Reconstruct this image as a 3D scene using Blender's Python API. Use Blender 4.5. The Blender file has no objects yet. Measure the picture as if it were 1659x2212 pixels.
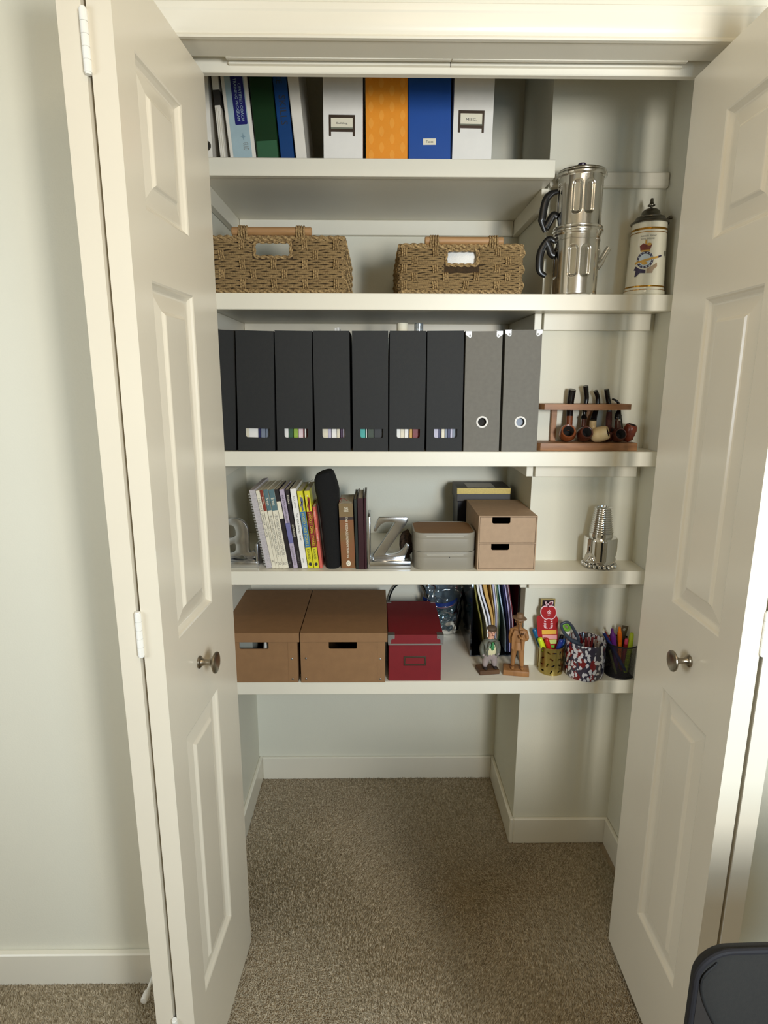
import bpy, bmesh, math, random
import numpy as np
from mathutils import Vector, Matrix

random.seed(7)
S = bpy.context.scene
COL = S.collection
PI = math.pi

# ------------------------------------------------------------------ camera
F_PX, CAM_POS = 1299.99, Vector((0.0, -1.2869, 1.4397))
PITCH, YAW, ROLL = 0.2164, 0.0119, 0.0026
_f = Vector((math.sin(YAW) * math.cos(PITCH), math.cos(YAW) * math.cos(PITCH), -math.sin(PITCH)))
_r = Vector((math.cos(YAW), -math.sin(YAW), 0))
_u = _r.cross(_f)
CR = _r * math.cos(ROLL) + _u * math.sin(ROLL)
CU = _u * math.cos(ROLL) - _r * math.sin(ROLL)
cam = bpy.data.objects.new('camera', bpy.data.cameras.new('camera'))
COL.objects.link(cam)
m = Matrix.Identity(4)
for i in range(3):
    m[i][0], m[i][1], m[i][2], m[i][3] = CR[i], CU[i], -_f[i], CAM_POS[i]
cam.matrix_world = m
cam.data.sensor_fit = 'VERTICAL'
cam.data.sensor_height = 36.0
cam.data.lens = F_PX / 2212 * 36.0
cam.data.clip_start = 0.05
S.camera = cam

# ------------------------------------------------------------------ light
W = bpy.data.worlds.new('world')
S.world = W
W.use_nodes = True
W.node_tree.nodes['Background'].inputs[0].default_value = (0.8, 0.9, 1.0, 1)
W.node_tree.nodes['Background'].inputs[1].default_value = 0.6


def area(name, loc, rot, sx, sy, power, col):
    l = bpy.data.lights.new(name, 'AREA')
    l.shape = 'RECTANGLE'
    l.size, l.size_y, l.energy, l.color = sx, sy, power, col
    o = bpy.data.objects.new(name, l)
    COL.objects.link(o)
    o.location, o.rotation_euler = loc, rot
    return o


# daylight through the window close behind the photographer: blue sky over its whole width, and a brighter warm patch of sunlit ground; an added side fill and an added warm overhead fill
sky = area('window_sky', (0.80, -1.955, 1.46), (math.radians(90 - 24), 0, 0), 0.62, .76, 20, (0.50, 0.75, 1.0))
sky.data.spread = math.radians(150)
side_fill = area('added_side_fill', (-1.875, -1.28, 1.46), (math.radians(90 - 14), 0, math.radians(-90)), .66, .76, 20, (0.80, 0.90, 1.0))  # no window known on this side; light added to brighten the front wall
ground = area('window_ground_light', (0.70, -1.945, 1.53), (math.radians(90), 0, math.radians(8)), 0.22, .36, 16, (1.0, 0.92, 0.81))
ground.data.spread = math.radians(140)
area('added_overhead_fill', (0.25, -1.15, 2.36), (0, 0, 0), 0.45, 0.45, 4.5, (1.0, 0.78, 0.52))  # no lamp known overhead; warm light added for the doors and header
S.view_settings.view_transform = 'Standard'
S.view_settings.look = 'None'
S.view_settings.gamma = 1.0
S.view_settings.use_curve_mapping = False
S.view_settings.exposure = 0.0


# ------------------------------------------------------------------ pixel of the photo -> point of the place
def _d(px, py):
    return _f + CR * ((px - 829.5) / F_PX) + CU * ((1106 - py) / F_PX)


def at(px, py, y):
    d = _d(px, py)
    return CAM_POS + d * ((y - CAM_POS.y) / d.y)


def on(px, py, z):
    d = _d(px, py)
    return CAM_POS + d * ((z - CAM_POS.z) / d.z)


# ------------------------------------------------------------------ mesh helpers
def B():
    return bmesh.new()


def merge(bm, tmp, M=None, mi=0):
    if M is not None:
        tmp.transform(M)
    for f in tmp.faces:
        f.material_index = mi
    me = bpy.data.meshes.new('t')
    tmp.to_mesh(me)
    tmp.free()
    bm.from_mesh(me)
    bpy.data.meshes.remove(me)


def box(bm, x0, x1, y0, y1, z0, z1, bev=0, M=None, mi=0, seg=1):
    t = B()
    bmesh.ops.create_cube(t, size=1)
    for v in t.verts:
        v.co = Vector((x0 + (v.co.x + .5) * (x1 - x0), y0 + (v.co.y + .5) * (y1 - y0), z0 + (v.co.z + .5) * (z1 - z0)))
    if bev:
        bmesh.ops.bevel(t, geom=t.edges[:], offset=bev, segments=seg, profile=.5, affect='EDGES')
    merge(bm, t, M, mi)
    return bm


def plate(bm, outer, y0, y1, holes=(), M=None, mi=0, bev=0):
    """outline in x,z (with holes), given thickness from y0 to y1"""
    t = B()
    edges = []
    for loop in [outer] + list(holes):
        vs = [t.verts.new((p[0], y0, p[1])) for p in loop]
        edges += [t.edges.new((vs[i], vs[(i + 1) % len(vs)])) for i in range(len(vs))]
    bmesh.ops.triangle_fill(t, use_beauty=True, use_dissolve=False, edges=edges)
    fs = t.faces[:]
    r = bmesh.ops.extrude_face_region(t, geom=fs)
    for e in r['geom']:
        if isinstance(e, bmesh.types.BMVert):
            e.co.y = y1
    bmesh.ops.recalc_face_normals(t, faces=t.faces[:])
    if bev:
        es = [e for e in t.edges if len(e.link_faces) == 2 and e.calc_face_angle(0) > 1.2]
        bmesh.ops.bevel(t, geom=es, offset=bev, segments=2, profile=.6, affect='EDGES')
    merge(bm, t, M, mi)
    return bm


def slab(bm, poly, z0, z1, mi=0):
    """outline in x,y, thickness z0..z1"""
    plate(bm, poly, -z0, -z1, M=Matrix(((1, 0, 0, 0), (0, 0, 1, 0), (0, -1, 0, 0), (0, 0, 0, 1))), mi=mi)
    return bm


def lathe(bm, prof, n=40, M=None, mi=0, c=(0, 0), cap=False, f=None):
    t = B()
    rings = []
    for r, z in prof:
        ring = []
        for k in range(n):
            a = 2 * PI * k / n
            rr = f(r, z, a) if f else r
            ring.append(t.verts.new((c[0] + rr * math.cos(a), c[1] + rr * math.sin(a), z)))
        rings.append(ring)
    for A, Bq in zip(rings, rings[1:]):
        for k in range(n):
            t.faces.new((A[k], A[(k + 1) % n], Bq[(k + 1) % n], Bq[k]))
    if cap:
        t.faces.new(rings[0])
        t.faces.new(rings[-1])
    merge(bm, t, M, mi)
    return bm


def tube(bm, pts, r, n=8, closed=False, mi=0, M=None, flat=1.0):
    pts = [Vector(p) for p in pts]
    rs = r if isinstance(r, (list, tuple)) else [r] * len(pts)
    t = B()
    rings = []
    up = None
    N = len(pts)
    for i, p in enumerate(pts):
        a = pts[(i + 1) % N] if closed or i < N - 1 else p
        b = pts[i - 1] if closed or i > 0 else p
        d = (a - b).normalized()
        if up is None:
            up = Vector((0, 0, 1)) if abs(d.z) < .9 else Vector((0, 1, 0))
        s = d.cross(up).normalized()
        up = s.cross(d).normalized()
        rings.append([t.verts.new(p + s * (rs[i] * math.cos(2 * PI * k / n)) + up * (rs[i] * flat * math.sin(2 * PI * k / n))) for k in range(n)])
    pairs = list(zip(rings, rings[1:])) + ([(rings[-1], rings[0])] if closed else [])
    for A, Bq in pairs:
        for k in range(n):
            t.faces.new((A[k], A[(k + 1) % n], Bq[(k + 1) % n], Bq[k]))
    if not closed:
        t.faces.new(rings[0])
        t.faces.new(rings[-1])
    merge(bm, t, M, mi)
    return bm


def ball(bm, c, r, s=(1, 1, 1), sub=2, mi=0, M=None):
    t = B()
    bmesh.ops.create_icosphere(t, subdivisions=sub, radius=r)
    for v in t.verts:
        v.co = Vector((c[0] + v.co.x * s[0], c[1] + v.co.y * s[1], c[2] + v.co.z * s[2]))
    merge(bm, t, M, mi)
    return bm


def ob(name, bm, mats, parent=None, ang=35, normals=True):
    if normals:
        bmesh.ops.recalc_face_normals(bm, faces=bm.faces[:])
    me = bpy.data.meshes.new(name)
    bm.to_mesh(me)
    bm.free()
    for mm in (mats if isinstance(mats, (list, tuple)) else [mats]):
        me.materials.append(mm)
    if ang:
        me.polygons.foreach_set('use_smooth', [True] * len(me.polygons))
        me.set_sharp_from_angle(angle=math.radians(ang))
    o = bpy.data.objects.new(name, me)
    COL.objects.link(o)
    o.parent = parent
    return o


def inst(name, me, parent, M):
    o = bpy.data.objects.new(name, me)
    COL.objects.link(o)
    o.parent = parent
    o.matrix_local = M
    return o


def tag(o, label, cat, group=None):
    o['label'] = label
    o['category'] = cat
    if group:
        o['group'] = group
    return o


def thing(name, label, cat, loc=(0, 0, 0), rot=(0, 0, 0), group=None):
    o = bpy.data.objects.new(name, None)
    o.empty_display_size = .02
    COL.objects.link(o)
    o.location, o.rotation_euler = loc, rot
    return tag(o, label, cat, group)


def struct(name, bm, m, ang=35):
    o = ob(name, bm, m, ang=ang)
    o['kind'] = 'structure'
    return o


def part_label(o, s):
    o['label'] = s
    return o


def rrect(x0, x1, z0, z1, r, n=5, corners=(1, 1, 1, 1)):
    """rounded rectangle, corners bl, br, tr, tl"""
    out = []
    for i, (cx, cz, a0) in enumerate(((x0 + r, z0 + r, PI), (x1 - r, z0 + r, 1.5 * PI), (x1 - r, z1 - r, 0), (x0 + r, z1 - r, .5 * PI))):
        if corners[i]:
            out += [(cx + r * math.cos(a0 + PI / 2 * k / n), cz + r * math.sin(a0 + PI / 2 * k / n)) for k in range(n + 1)]
        else:
            out.append(((x0, z0), (x1, z0), (x1, z1), (x0, z1))[i])
    return out


def spline(pts, n=8):
    """Catmull-Rom through the points"""
    P = [Vector(p) for p in pts]
    P = [P[0] * 2 - P[1]] + P + [P[-1] * 2 - P[-2]]
    out = []
    for i in range(1, len(P) - 2):
        for k in range(n):
            t = k / n
            a, b, c, d = P[i - 1:i + 3]
            out.append(.5 * ((2 * b) + (c - a) * t + (2 * a - 5 * b + 4 * c - d) * t * t + (3 * b - a - 3 * c + d) * t ** 3))
    out.append(P[-2])
    return out


_glyph = {}


def glyphs(s):
    if s not in _glyph:
        cu = bpy.data.curves.new('t', 'FONT')
        cu.body = s
        cu.resolution_u = 2
        o = bpy.data.objects.new('t', cu)
        COL.objects.link(o)
        dg = bpy.context.evaluated_depsgraph_get()
        dg.update()
        me = bpy.data.meshes.new_from_object(o.evaluated_get(dg))
        _glyph[s] = ([tuple(v.co) for v in me.vertices], [tuple(p.vertices) for p in me.polygons])
        bpy.data.objects.remove(o)
        bpy.data.curves.remove(cu)
        bpy.data.meshes.remove(me)
    return _glyph[s]


def lettering(parent, s, mm, w, h, x, y, z, vert=False, name='lettering', wrap=None, slant=0):
    """flat print on a face looking toward -y; vert reads from top to bottom; wrap(x, z) bends it onto a surface"""
    vs, fs = glyphs(s)
    xs = [v[0] for v in vs]
    ys = [v[1] for v in vs]
    x0, x1, y0, y1 = min(xs), max(xs), min(ys), max(ys)
    bm = B()
    nv = []
    for v in vs:
        a, b = (v[0] - x0) / (x1 - x0) - .5, (v[1] - y0) / (y1 - y0) - .5
        if vert:
            p = (x + b * w, y, z - a * h)
        else:
            p = (x + a * w, y, z + b * h + slant * a * w)
        if wrap:
            p = wrap(p[0], p[2])
        nv.append(bm.verts.new(p))
    for f in fs:
        try:
            bm.faces.new([nv[i] for i in f])
        except ValueError:
            pass
    return ob(name, bm, mm, parent, ang=0, normals=False)


# ------------------------------------------------------------------ materials
def lin(c):
    return tuple((v / 255 / 12.92 if v / 255 <= .04045 else ((v / 255 + .055) / 1.055) ** 2.4) for v in c)


def mat(name, rgb, rough=.5, metal=0, var=.05, vs=25, bump=0, bs=300, coat=0, spec=.5, stretch=None, two=None, ramp=None, aniso=0):
    mm = bpy.data.materials.new(name)
    mm.use_nodes = True
    nt = mm.node_tree
    bs_ = nt.nodes['Principled BSDF']
    N = nt.nodes.new
    L = nt.links.new
    c = lin(rgb)
    tc = N('ShaderNodeTexCoord')
    src = tc.outputs['Object']
    if stretch:
        mp = N('ShaderNodeMapping')
        mp.inputs['Scale'].default_value = stretch
        L(src, mp.inputs[0])
        src = mp.outputs[0]
    nz = N('ShaderNodeTexNoise')
    nz.inputs['Scale'].default_value = vs
    nz.inputs['Detail'].default_value = 4
    L(src, nz.inputs['Vector'])
    cr = N('ShaderNodeValToRGB')
    c2 = lin(two) if two else None
    cr.color_ramp.elements[0].position, cr.color_ramp.elements[1].position = ramp or (.3, .7)
    cr.color_ramp.elements[0].color = (*(c2 or [v * (1 - var) for v in c]), 1)
    cr.color_ramp.elements[1].color = (*(c if two else [min(1, v * (1 + var)) for v in c]), 1)
    L(nz.outputs['Fac'], cr.inputs[0])
    L(cr.outputs[0], bs_.inputs['Base Color'])
    bs_.inputs['Roughness'].default_value = rough
    bs_.inputs['Metallic'].default_value = metal
    bs_.inputs['Specular IOR Level'].default_value = spec
    bs_.inputs['Coat Weight'].default_value = coat
    if bump:
        n2 = N('ShaderNodeTexNoise')
        n2.inputs['Scale'].default_value = bs
        L(src, n2.inputs['Vector'])
        bp = N('ShaderNodeBump')
        bp.inputs['Strength'].default_value = bump
        bp.inputs['Distance'].default_value = .002
        L(n2.outputs['Fac'], bp.inputs['Height'])
        L(bp.outputs[0], bs_.inputs['Normal'])
    return mm


M_wall = mat('wall_paint', (223, 220, 203), .7, var=.015, vs=4, bump=.12, bs=260)
M_room = mat('tan_bounce_paint', (184, 170, 140), .8, var=.03, vs=3)  # for unseen walls, toned tan to warm the bounced light
M_trim = mat('trim_paint', (231, 225, 208), .32, var=.012, vs=6, bump=.03, bs=150)
M_door = mat('door_paint', (227, 218, 198), .24, var=.012, vs=6, bump=.03, bs=120)
M_shelf = mat('shelf_paint', (230, 224, 206), .38, var=.015, vs=8, bump=.05, bs=120)
M_ceil = mat('ceiling_paint', (206, 194, 170), .8, var=.01)
M_carpet = mat('carpet_base', (150, 132, 106), .95, var=.2, vs=9)
M_nickel = mat('brushed_nickel', (150, 140, 124), .28, 1, var=.05)
M_hinge = mat('painted_hinge', (240, 238, 230), .35)
M_dark = mat('gap_shade', (40, 36, 30), .8)  # flat dark colour standing in for shade in holes and gaps
M_alu = mat('polished_aluminium', (234, 232, 228), .17, 1, var=.06, vs=30, bump=.04, bs=80)
M_chrome = mat('chrome', (222, 222, 222), .07, 1, var=.03)
M_pewter = mat('pewter', (112, 108, 98), .32, 1, var=.15, vs=60)
M_blackpl = mat('black_plastic', (13, 13, 14), .3)
M_black = mat('black_board', (25, 26, 26), .7, var=.1, vs=120, bump=.08, bs=900)
M_blackfab = mat('black_fabric', (10, 10, 10), .95, var=.3, vs=300, bump=.5, bs=700)
M_grey = mat('grey_board', (108, 104, 95), .7, var=.06, vs=90, bump=.08, bs=900)
M_kraft = mat('kraft_board', (140, 104, 68), .72, var=.06, vs=40, bump=.08, bs=700)
M_kraft2 = mat('pale_kraft_board', (172, 144, 116), .72, var=.05, vs=60, bump=.08, bs=700)
M_red = mat('red_board', (120, 20, 28), .5, var=.05, vs=40, bump=.06, bs=700)
M_steel = mat('steel', (156, 154, 150), .5, 1)
M_bronze = mat('dark_bronze', (92, 78, 66), .4, .8)
M_white = mat('white_card', (236, 232, 224), .6, var=.03)
M_cream = mat('cream_paper', (232, 224, 200), .7, var=.03)
M_page = mat('page_edges', (214, 206, 186), .85, var=.12, vs=60, stretch=(1, .02, .02))
M_ink = mat('black_ink', (42, 40, 40), .7)
M_greyink = mat('grey_ink', (120, 116, 108), .7)
M_winkk = mat('white_ink', (232, 230, 226), .6)
M_skin = mat('painted_skin', (226, 170, 140), .5)


def m2(name, rgb, rough=.5, **k):
    return mat(name, rgb, rough, **k)


def glassy(name, rgb, rough=.08, alpha=.25, gl=.12):
    mm = bpy.data.materials.new(name)
    mm.use_nodes = True
    nt = mm.node_tree
    nt.nodes.remove(nt.nodes['Principled BSDF'])
    N = nt.nodes.new
    L = nt.links.new
    tr, df, gs = N('ShaderNodeBsdfTransparent'), N('ShaderNodeBsdfDiffuse'), N('ShaderNodeBsdfGlossy')
    tr.inputs[0].default_value = (*[.5 + .5 * v for v in lin(rgb)], 1)
    df.inputs[0].default_value = (*lin(rgb), 1)
    gs.inputs[0].default_value = (1, 1, 1, 1)
    gs.inputs['Roughness'].default_value = rough
    m1, m2_ = N('ShaderNodeMixShader'), N('ShaderNodeMixShader')
    nz = N('ShaderNodeTexNoise')
    nz.inputs['Scale'].default_value = 30
    mr = N('ShaderNodeMapRange')
    mr.inputs['To Min'].default_value = alpha * .7
    mr.inputs['To Max'].default_value = alpha * 1.3
    tc = N('ShaderNodeTexCoord')
    L(tc.outputs['Object'], nz.inputs['Vector'])
    L(nz.outputs['Fac'], mr.inputs['Value'])
    L(mr.outputs[0], m1.inputs[0])
    L(tr.outputs[0], m1.inputs[1])
    L(df.outputs[0], m1.inputs[2])
    fr = N('ShaderNodeFresnel')
    fr.inputs[0].default_value = 1.5
    ad = N('ShaderNodeMath')
    ad.operation = 'ADD'
    ad.use_clamp = True
    ad.inputs[1].default_value = gl
    L(fr.outputs[0], ad.inputs[0])
    L(ad.outputs[0], m2_.inputs[0])
    L(m1.outputs[0], m2_.inputs[1])
    L(gs.outputs[0], m2_.inputs[2])
    L(m2_.outputs[0], nt.nodes['Material Output'].inputs[0])
    return mm


def wood(name, a, b, scale=18, axis=0, rough=.4):
    st = [1, 1, 1]
    for k in range(3):
        st[k] = .12 if k == axis else 1
    return mat(name, a, rough, two=b, vs=scale * 6, stretch=tuple(st), bump=.05, bs=300)


M_rope = mat('seagrass_rope', (188, 158, 108), .85, two=(92, 68, 38), vs=230, ramp=(.3, .7), bump=.6, bs=420)
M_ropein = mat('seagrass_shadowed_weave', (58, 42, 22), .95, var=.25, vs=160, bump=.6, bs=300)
M_rod = wood('rattan_rod', (182, 142, 98), (150, 110, 66), 10, 0, .55)
M_rack = wood('walnut_rack', (164, 116, 74), (130, 88, 54), 14, 0, .5)
M_carve = wood('carved_wood', (168, 118, 70), (136, 92, 50), 10, 2, .5)

# ------------------------------------------------------------------ room and closet shell
Zs = [1.943, 1.6448, 1.2581, .9351, .6115]
YS, YN, YB, XN, XL, XR = .26, .362, .683, .4304, -.4313, .73
RX0, RX1, RY0, H = -1.9, 1.9, -1.98, 2.44

struct('floor', box(B(), RX0, RX1, RY0, YB + .02, -.05, 0), M_carpet)
struct('ceiling', box(B(), RX0, RX1, RY0, YB + .02, H, H + .05), M_ceil)
# the wall that holds the closet opening
wf = B()
box(wf, RX0, -.445, -.08, .03, 0, H)
box(wf, .712, RX1, -.08, .03, 0, H)
box(wf, -.445, .712, -.08, .03, 2.04, H)
struct('wall_front', wf, M_wall)
WZ0, WZ1 = 1.06, 1.86
wl = B()
ADDED_LW = (-1.63, -.93)  # opening of an added window, to go with the side fill
box(wl, RX0 - .1, RX0, RY0, ADDED_LW[0], 0, H)
box(wl, RX0 - .1, RX0, ADDED_LW[1], .03, 0, H)
box(wl, RX0 - .1, RX0, ADDED_LW[0], ADDED_LW[1], 0, WZ0)
box(wl, RX0 - .1, RX0, ADDED_LW[0], ADDED_LW[1], WZ1, H)
struct('wall_left', wl, M_room)
struct('wall_right', box(B(), RX1, RX1 + .05, RY0, .03, 0, H), M_room)
wb = B()
WA, WB = .47, 1.13
box(wb, RX0, WA, RY0 - .1, RY0, 0, H)
box(wb, WB, RX1, RY0 - .1, RY0, 0, H)
box(wb, WA, WB, RY0 - .1, RY0, 0, WZ0)
box(wb, WA, WB, RY0 - .1, RY0, WZ1, H)
struct('wall_back', wb, M_room)
for k, (a, b) in enumerate(((WA, WB), ADDED_LW)):
    wn = B()
    Mw = Matrix.Translation((0, RY0, 0)) if k == 0 else Matrix.Translation((RX0, 0, 0)) @ Matrix.Rotation(-PI / 2, 4, 'Z') @ Matrix.Diagonal((-1, 1, 1, 1))
    for c, d in ((a - .07, a), (b, b + .07)):
        box(wn, c, d, 0, .02, WZ0 - .07, WZ1 + .07, .003, M=Mw)
    for c, d in ((WZ0 - .07, WZ0), (WZ1, WZ1 + .07)):
        box(wn, a, b, 0, .02, c, d, .003, M=Mw)
    box(wn, a, b, -.06, -.03, 1.44, 1.48, .003, M=Mw)
    struct('window_%d' % (k + 1), wn, M_trim)  # the second frame is an added window, made up for the side fill
# closet walls, the deep alcove at the left and the shallow niche at the right
struct('wall_closet_left', box(B(), XL - .05, XL, .03, YB, 0, H), M_wall)
struct('wall_closet_back', box(B(), XL - .05, XN, YB, YB + .05, 0, H), M_wall)
cn = B()
box(cn, XN, XR + .05, YN, YB + .05, 0, H)
struct('wall_closet_niche', cn, M_wall)
struct('wall_closet_right', box(B(), XR, XR + .05, .03, YN, 0, H), M_wall)


def base(name, x0, x1, y0, y1):
    b = B()
    box(b, x0, x1, y0, y1, 0, .09, .003)
    return struct(name, b, M_trim)


base('baseboard_left', RX0, -.47, -.097, -.08)
base('baseboard_right', .77, RX1, -.097, -.08)
base('baseboard_closet_back', XL + .012, XN - .012, YB - .012, YB)
base('baseboard_closet_left', XL, XL + .012, .03, YB)
base('baseboard_alcove_right', XN - .012, XN, YN - .012, YB)
base('baseboard_niche', XN, XR, YN - .012, YN)
base('baseboard_closet_right', XR - .012, XR, .03, YN - .012)


def casing(name, poly_h, M):
    """colonial casing: profile across its width run along a length"""
    return None


def run_x(bm, prof, x0, x1):
    """profile (y,z) swept along x"""
    vs0 = [bm.verts.new((x0, y, z)) for y, z in prof]
    vs1 = [bm.verts.new((x1, y, z)) for y, z in prof]
    n = len(prof)
    for i in range(n):
        bm.faces.new((vs0[i], vs0[(i + 1) % n], vs1[(i + 1) % n], vs1[i]))
    bm.faces.new(vs0)
    bm.faces.new(vs1)
    return bm


cp = [(-.08, 2.019), (-.089, 2.019), (-.0905, 2.0215), (-.089, 2.0245), (-.0875, 2.026), (-.0905, 2.030), (-.0925, 2.036), (-.0935, 2.044),
      (-.0935, 2.056), (-.0955, 2.059), (-.096, 2.063), (-.096, 2.069), (-.094, 2.071), (-.08, 2.071)]
struct('trim_1', run_x(B(), cp, -.50, .672), M_trim, 20)
for nm, x0, x1 in (('trim_2', -.503, -.447), ('trim_3', .714, .772)):
    struct(nm, box(B(), x0, x1, -.096, -.08, 0, 2.071, .004), M_trim)
struct('trim_4', box(B(), -.445, .712, -.0800, -.018, 2.0215, 2.04), M_trim)
jm = B()
box(jm, -.445, -.4345, -.08, .03, 0, 2.04)
box(jm, .702, .712, -.08, .03, 0, 2.04)
struct('trim_5', jm, M_trim)
tk = thing('bifold_track', 'white metal door track under the closet head, jointed near its middle', 'track', (.08, 0, 2.02))
for x0, x1 in ((-.36, .0585), (.0600, .500)):
    b = B()
    box(b, x0, x1, -.017, -.0115, .0005, .018)
    box(b, x0, x1, .0075, .013, .0005, .018)
    box(b, x0, x1, -.017, .013, .0135, .018)
    box(b, x0, x1, -.0115, -.009, .0005, .003)
    box(b, x0, x1, .005, .0075, .0005, .003)
    ob('rail', b, M_trim, tk)
struct('trim_6', box(B(), -.4345, .702, .0135, .0295, 2.0095, 2.041, .0015), M_trim)
struct('trim_7', box(B(), .4310, .745 - .016, YN - .018, YN - .0002, 1.9095, 1.9462, .004), M_trim)


# ------------------------------------------------------------------ shelves
def shelf(i, label, Lshape):
    z = Zs[i]
    t = thing('shelf', label, 'shelf', (0, YS, z), group='white painted closet shelves')
    b = B()
    x1 = XR - .001 if Lshape else .4185
    if Lshape:
        slab(b, [(XL + .001, .018), (x1, .018), (x1, YN - YS - .0005), (XN - .001, YN - YS - .0005), (XN - .001, YB - YS - .001), (XL + .001, YB - YS - .001)], -.0355, 0)
    else:
        slab(b, [(XL + .001, .018), (x1, .018), (x1, YB - YS - .001), (XL + .001, YB - YS - .001)], -.0355, 0)
    ob('board', b, M_shelf, t)
    b = B()
    box(b, XL + .001, x1, 0, .018, -.0380, .0006, .0012)
    ob('edge_strip', b, M_shelf, t)

    def cleat(x0, x1_, y0, y1):
        ob('cleat', box(B(), x0, x1_, y0, y1, -.078, -.0358, .001), M_shelf, t)

    cleat(XL + .001, XL + .019, .03, YB - YS - .001)
    cleat(XL + .02, XN - .02, YB - YS - .019, YB - YS - .001)
    cleat(XN - .019, XN - .001, YN - YS - .012, YB - YS - .001)
    if Lshape:
        cleat(XN + .004, XR - .016, YN - YS - .018, YN - YS - .0005)
    return t


shelf(0, 'short white top shelf carrying the ring binders, under the door head', False)
shelf(1, 'white closet shelf carrying two woven baskets and a coffee maker', True)
shelf(2, 'white closet shelf carrying black file boxes and a pipe rack', True)
shelf(3, 'white closet shelf carrying a row of books and cardboard drawers', True)
shelf(4, 'lowest white closet shelf, carrying lidded cardboard boxes and pen cups', True)


# ------------------------------------------------------------------ bifold doors
LEAF, DZ0, DZ1, TH = .3738, .0206, 2.0, .0335


def panel_leaf(flip=1):
    """one leaf: u along x from the near edge, thickness y from 0 (face) to TH, three raised panels on both faces"""
    b = B()
    P = [(.0628, .240, 1.686, 1.896), (.0628, .240, 1.000, 1.587), (.0628, .240, .238, .809)]
    steps = [(0, 0), (.003, .0012), (.0055, .0048), (.0105, .0085), (.0125, .0092), (.0155, .0092), (.0400, .0052), (.0425, .0036), (.0455, .0010), (.0475, .0004)]
    for side in (0, 1):
        def V(u, d, z):
            return (u, d if side == 0 else TH - d, z)
        # frame of the face: rectangles between the panels
        us = [0, .0628, .240, LEAF]
        zs = [DZ0, .238, .809, 1.000, 1.587, 1.686, 1.896, DZ1]
        for i in range(3):
            for j in range(7):
                if i == 1 and j in (1, 3, 5):
                    continue
                b.faces.new([b.verts.new(V(*p)) for p in ((us[i], 0, zs[j]), (us[i + 1], 0, zs[j]), (us[i + 1], 0, zs[j + 1]), (us[i], 0, zs[j + 1]))])
    box_edges = [((0, 0), (0, TH)), ((LEAF, 0), (LEAF, TH))]
    for (u, y0), (_, y1) in box_edges:
        b.faces.new([b.verts.new(p) for p in ((u, y0, DZ0), (u, y1, DZ0), (u, y1, DZ1), (u, y0, DZ1))])
    for z in (DZ0, DZ1):
        b.faces.new([b.verts.new(p) for p in ((0, 0, z), (LEAF, 0, z), (LEAF, TH, z), (0, TH, z))])
    bmesh.ops.remove_doubles(b, verts=b.verts[:], dist=1e-5)
    return b, P, steps


def raised_panel(P, steps, side):
    u0, u1, z0, z1 = P
    b = B()
    prev = None
    for o_, d in steps:
        y = d if side == 0 else TH - d
        ring = [b.verts.new(p) for p in ((u0 + o_, y, z0 + o_), (u1 - o_, y, z0 + o_), (u1 - o_, y, z1 - o_), (u0 + o_, y, z1 - o_))]
        if prev:
            for k in range(4):
                b.faces.new((prev[k], prev[(k + 1) % 4], ring[(k + 1) % 4], ring[k]))
        prev = ring
    b.faces.new(prev)
    return b


def mirror(bm, s):
    if s < 0:
        for v in bm.verts:
            v.co.y = -v.co.y
        bmesh.ops.reverse_faces(bm, faces=bm.faces[:])
    return bm


def bifold(name, P0, P1, sgn, label):
    """P0 near (hinge) edge, P1 free edge on the visible face; the leaves stack away from the opening (sgn -1: toward -x)"""
    d = (Vector(P1) - Vector(P0)).normalized()
    rz = math.atan2(d.y, d.x)
    t = bpy.data.objects.new(name, None)
    COL.objects.link(t)
    t.location, t.rotation_euler = (P0[0], P0[1], 0), (0, 0, rz)
    t['kind'] = 'structure'
    t['label'] = label
    s = -sgn          # local +y is to the left of the direction of travel (toward -x)
    for k in range(2):
        off = k * (TH + .0070)
        lb, P, steps = panel_leaf()
        for v in lb.verts:
            v.co.y += off
        leaf = ob('door_leaf', mirror(lb, s), M_door, t, ang=0)
        for pp in P:
            for side in (0, 1):
                b = raised_panel(pp, steps, side)
                for v in b.verts:
                    v.co.y += off
                ob('raised_panel', mirror(b, s), M_door, leaf, ang=0)
    yg = (TH + .0035) * s
    for zc in (1.875, 1.036, .215):
        b = B()
        box(b, -.0012, .0002, yg - .0195, yg + .0195, zc - .037, zc + .037) if False else None
        h = .074 / 5
        for q in range(5):
            lathe(b, [(0, zc - .037 + q * h + .0004), (.0052, zc - .037 + q * h + .0004), (.0052, zc - .037 + (q + 1) * h - .0004), (0, zc - .037 + (q + 1) * h - .0004)], 14, c=(-.0028, yg))
        lathe(b, [(0, zc - .0392), (.0042, zc - .0392), (.0038, zc + .0392), (0, zc + .0392)], 14, c=(-.0028, yg))
        ob('hinge', b, M_hinge, t)
    b = B()
    prof = [(0, 0), (.0118, 0), (.0122, .002), (.0112, .0036), (.0078, .0055), (.0058, .011), (.0056, .018), (.0074, .0235), (.0135, .0275), (.0196, .0305), (.0206, .0325),
            (.0202, .0343), (.0150, .0362), (.007, .037), (0, .0372)]
    lathe(b, prof, 40, M=Matrix.Translation((.1470, -.0003 * s, .9142)) @ Matrix.Rotation(PI / 2 * s, 4, 'X'))
    ob('knob', b, M_nickel, t)
    return t


bifold('door_1', (-.3473, -.3732), (-.3255, 0), -1, 'white bifold door folded open beside the pale room wall')
bifold('door_2', (.5975, -.3742), (.6031, 0), 1, 'white bifold door folded open behind the black desk chair')
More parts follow.
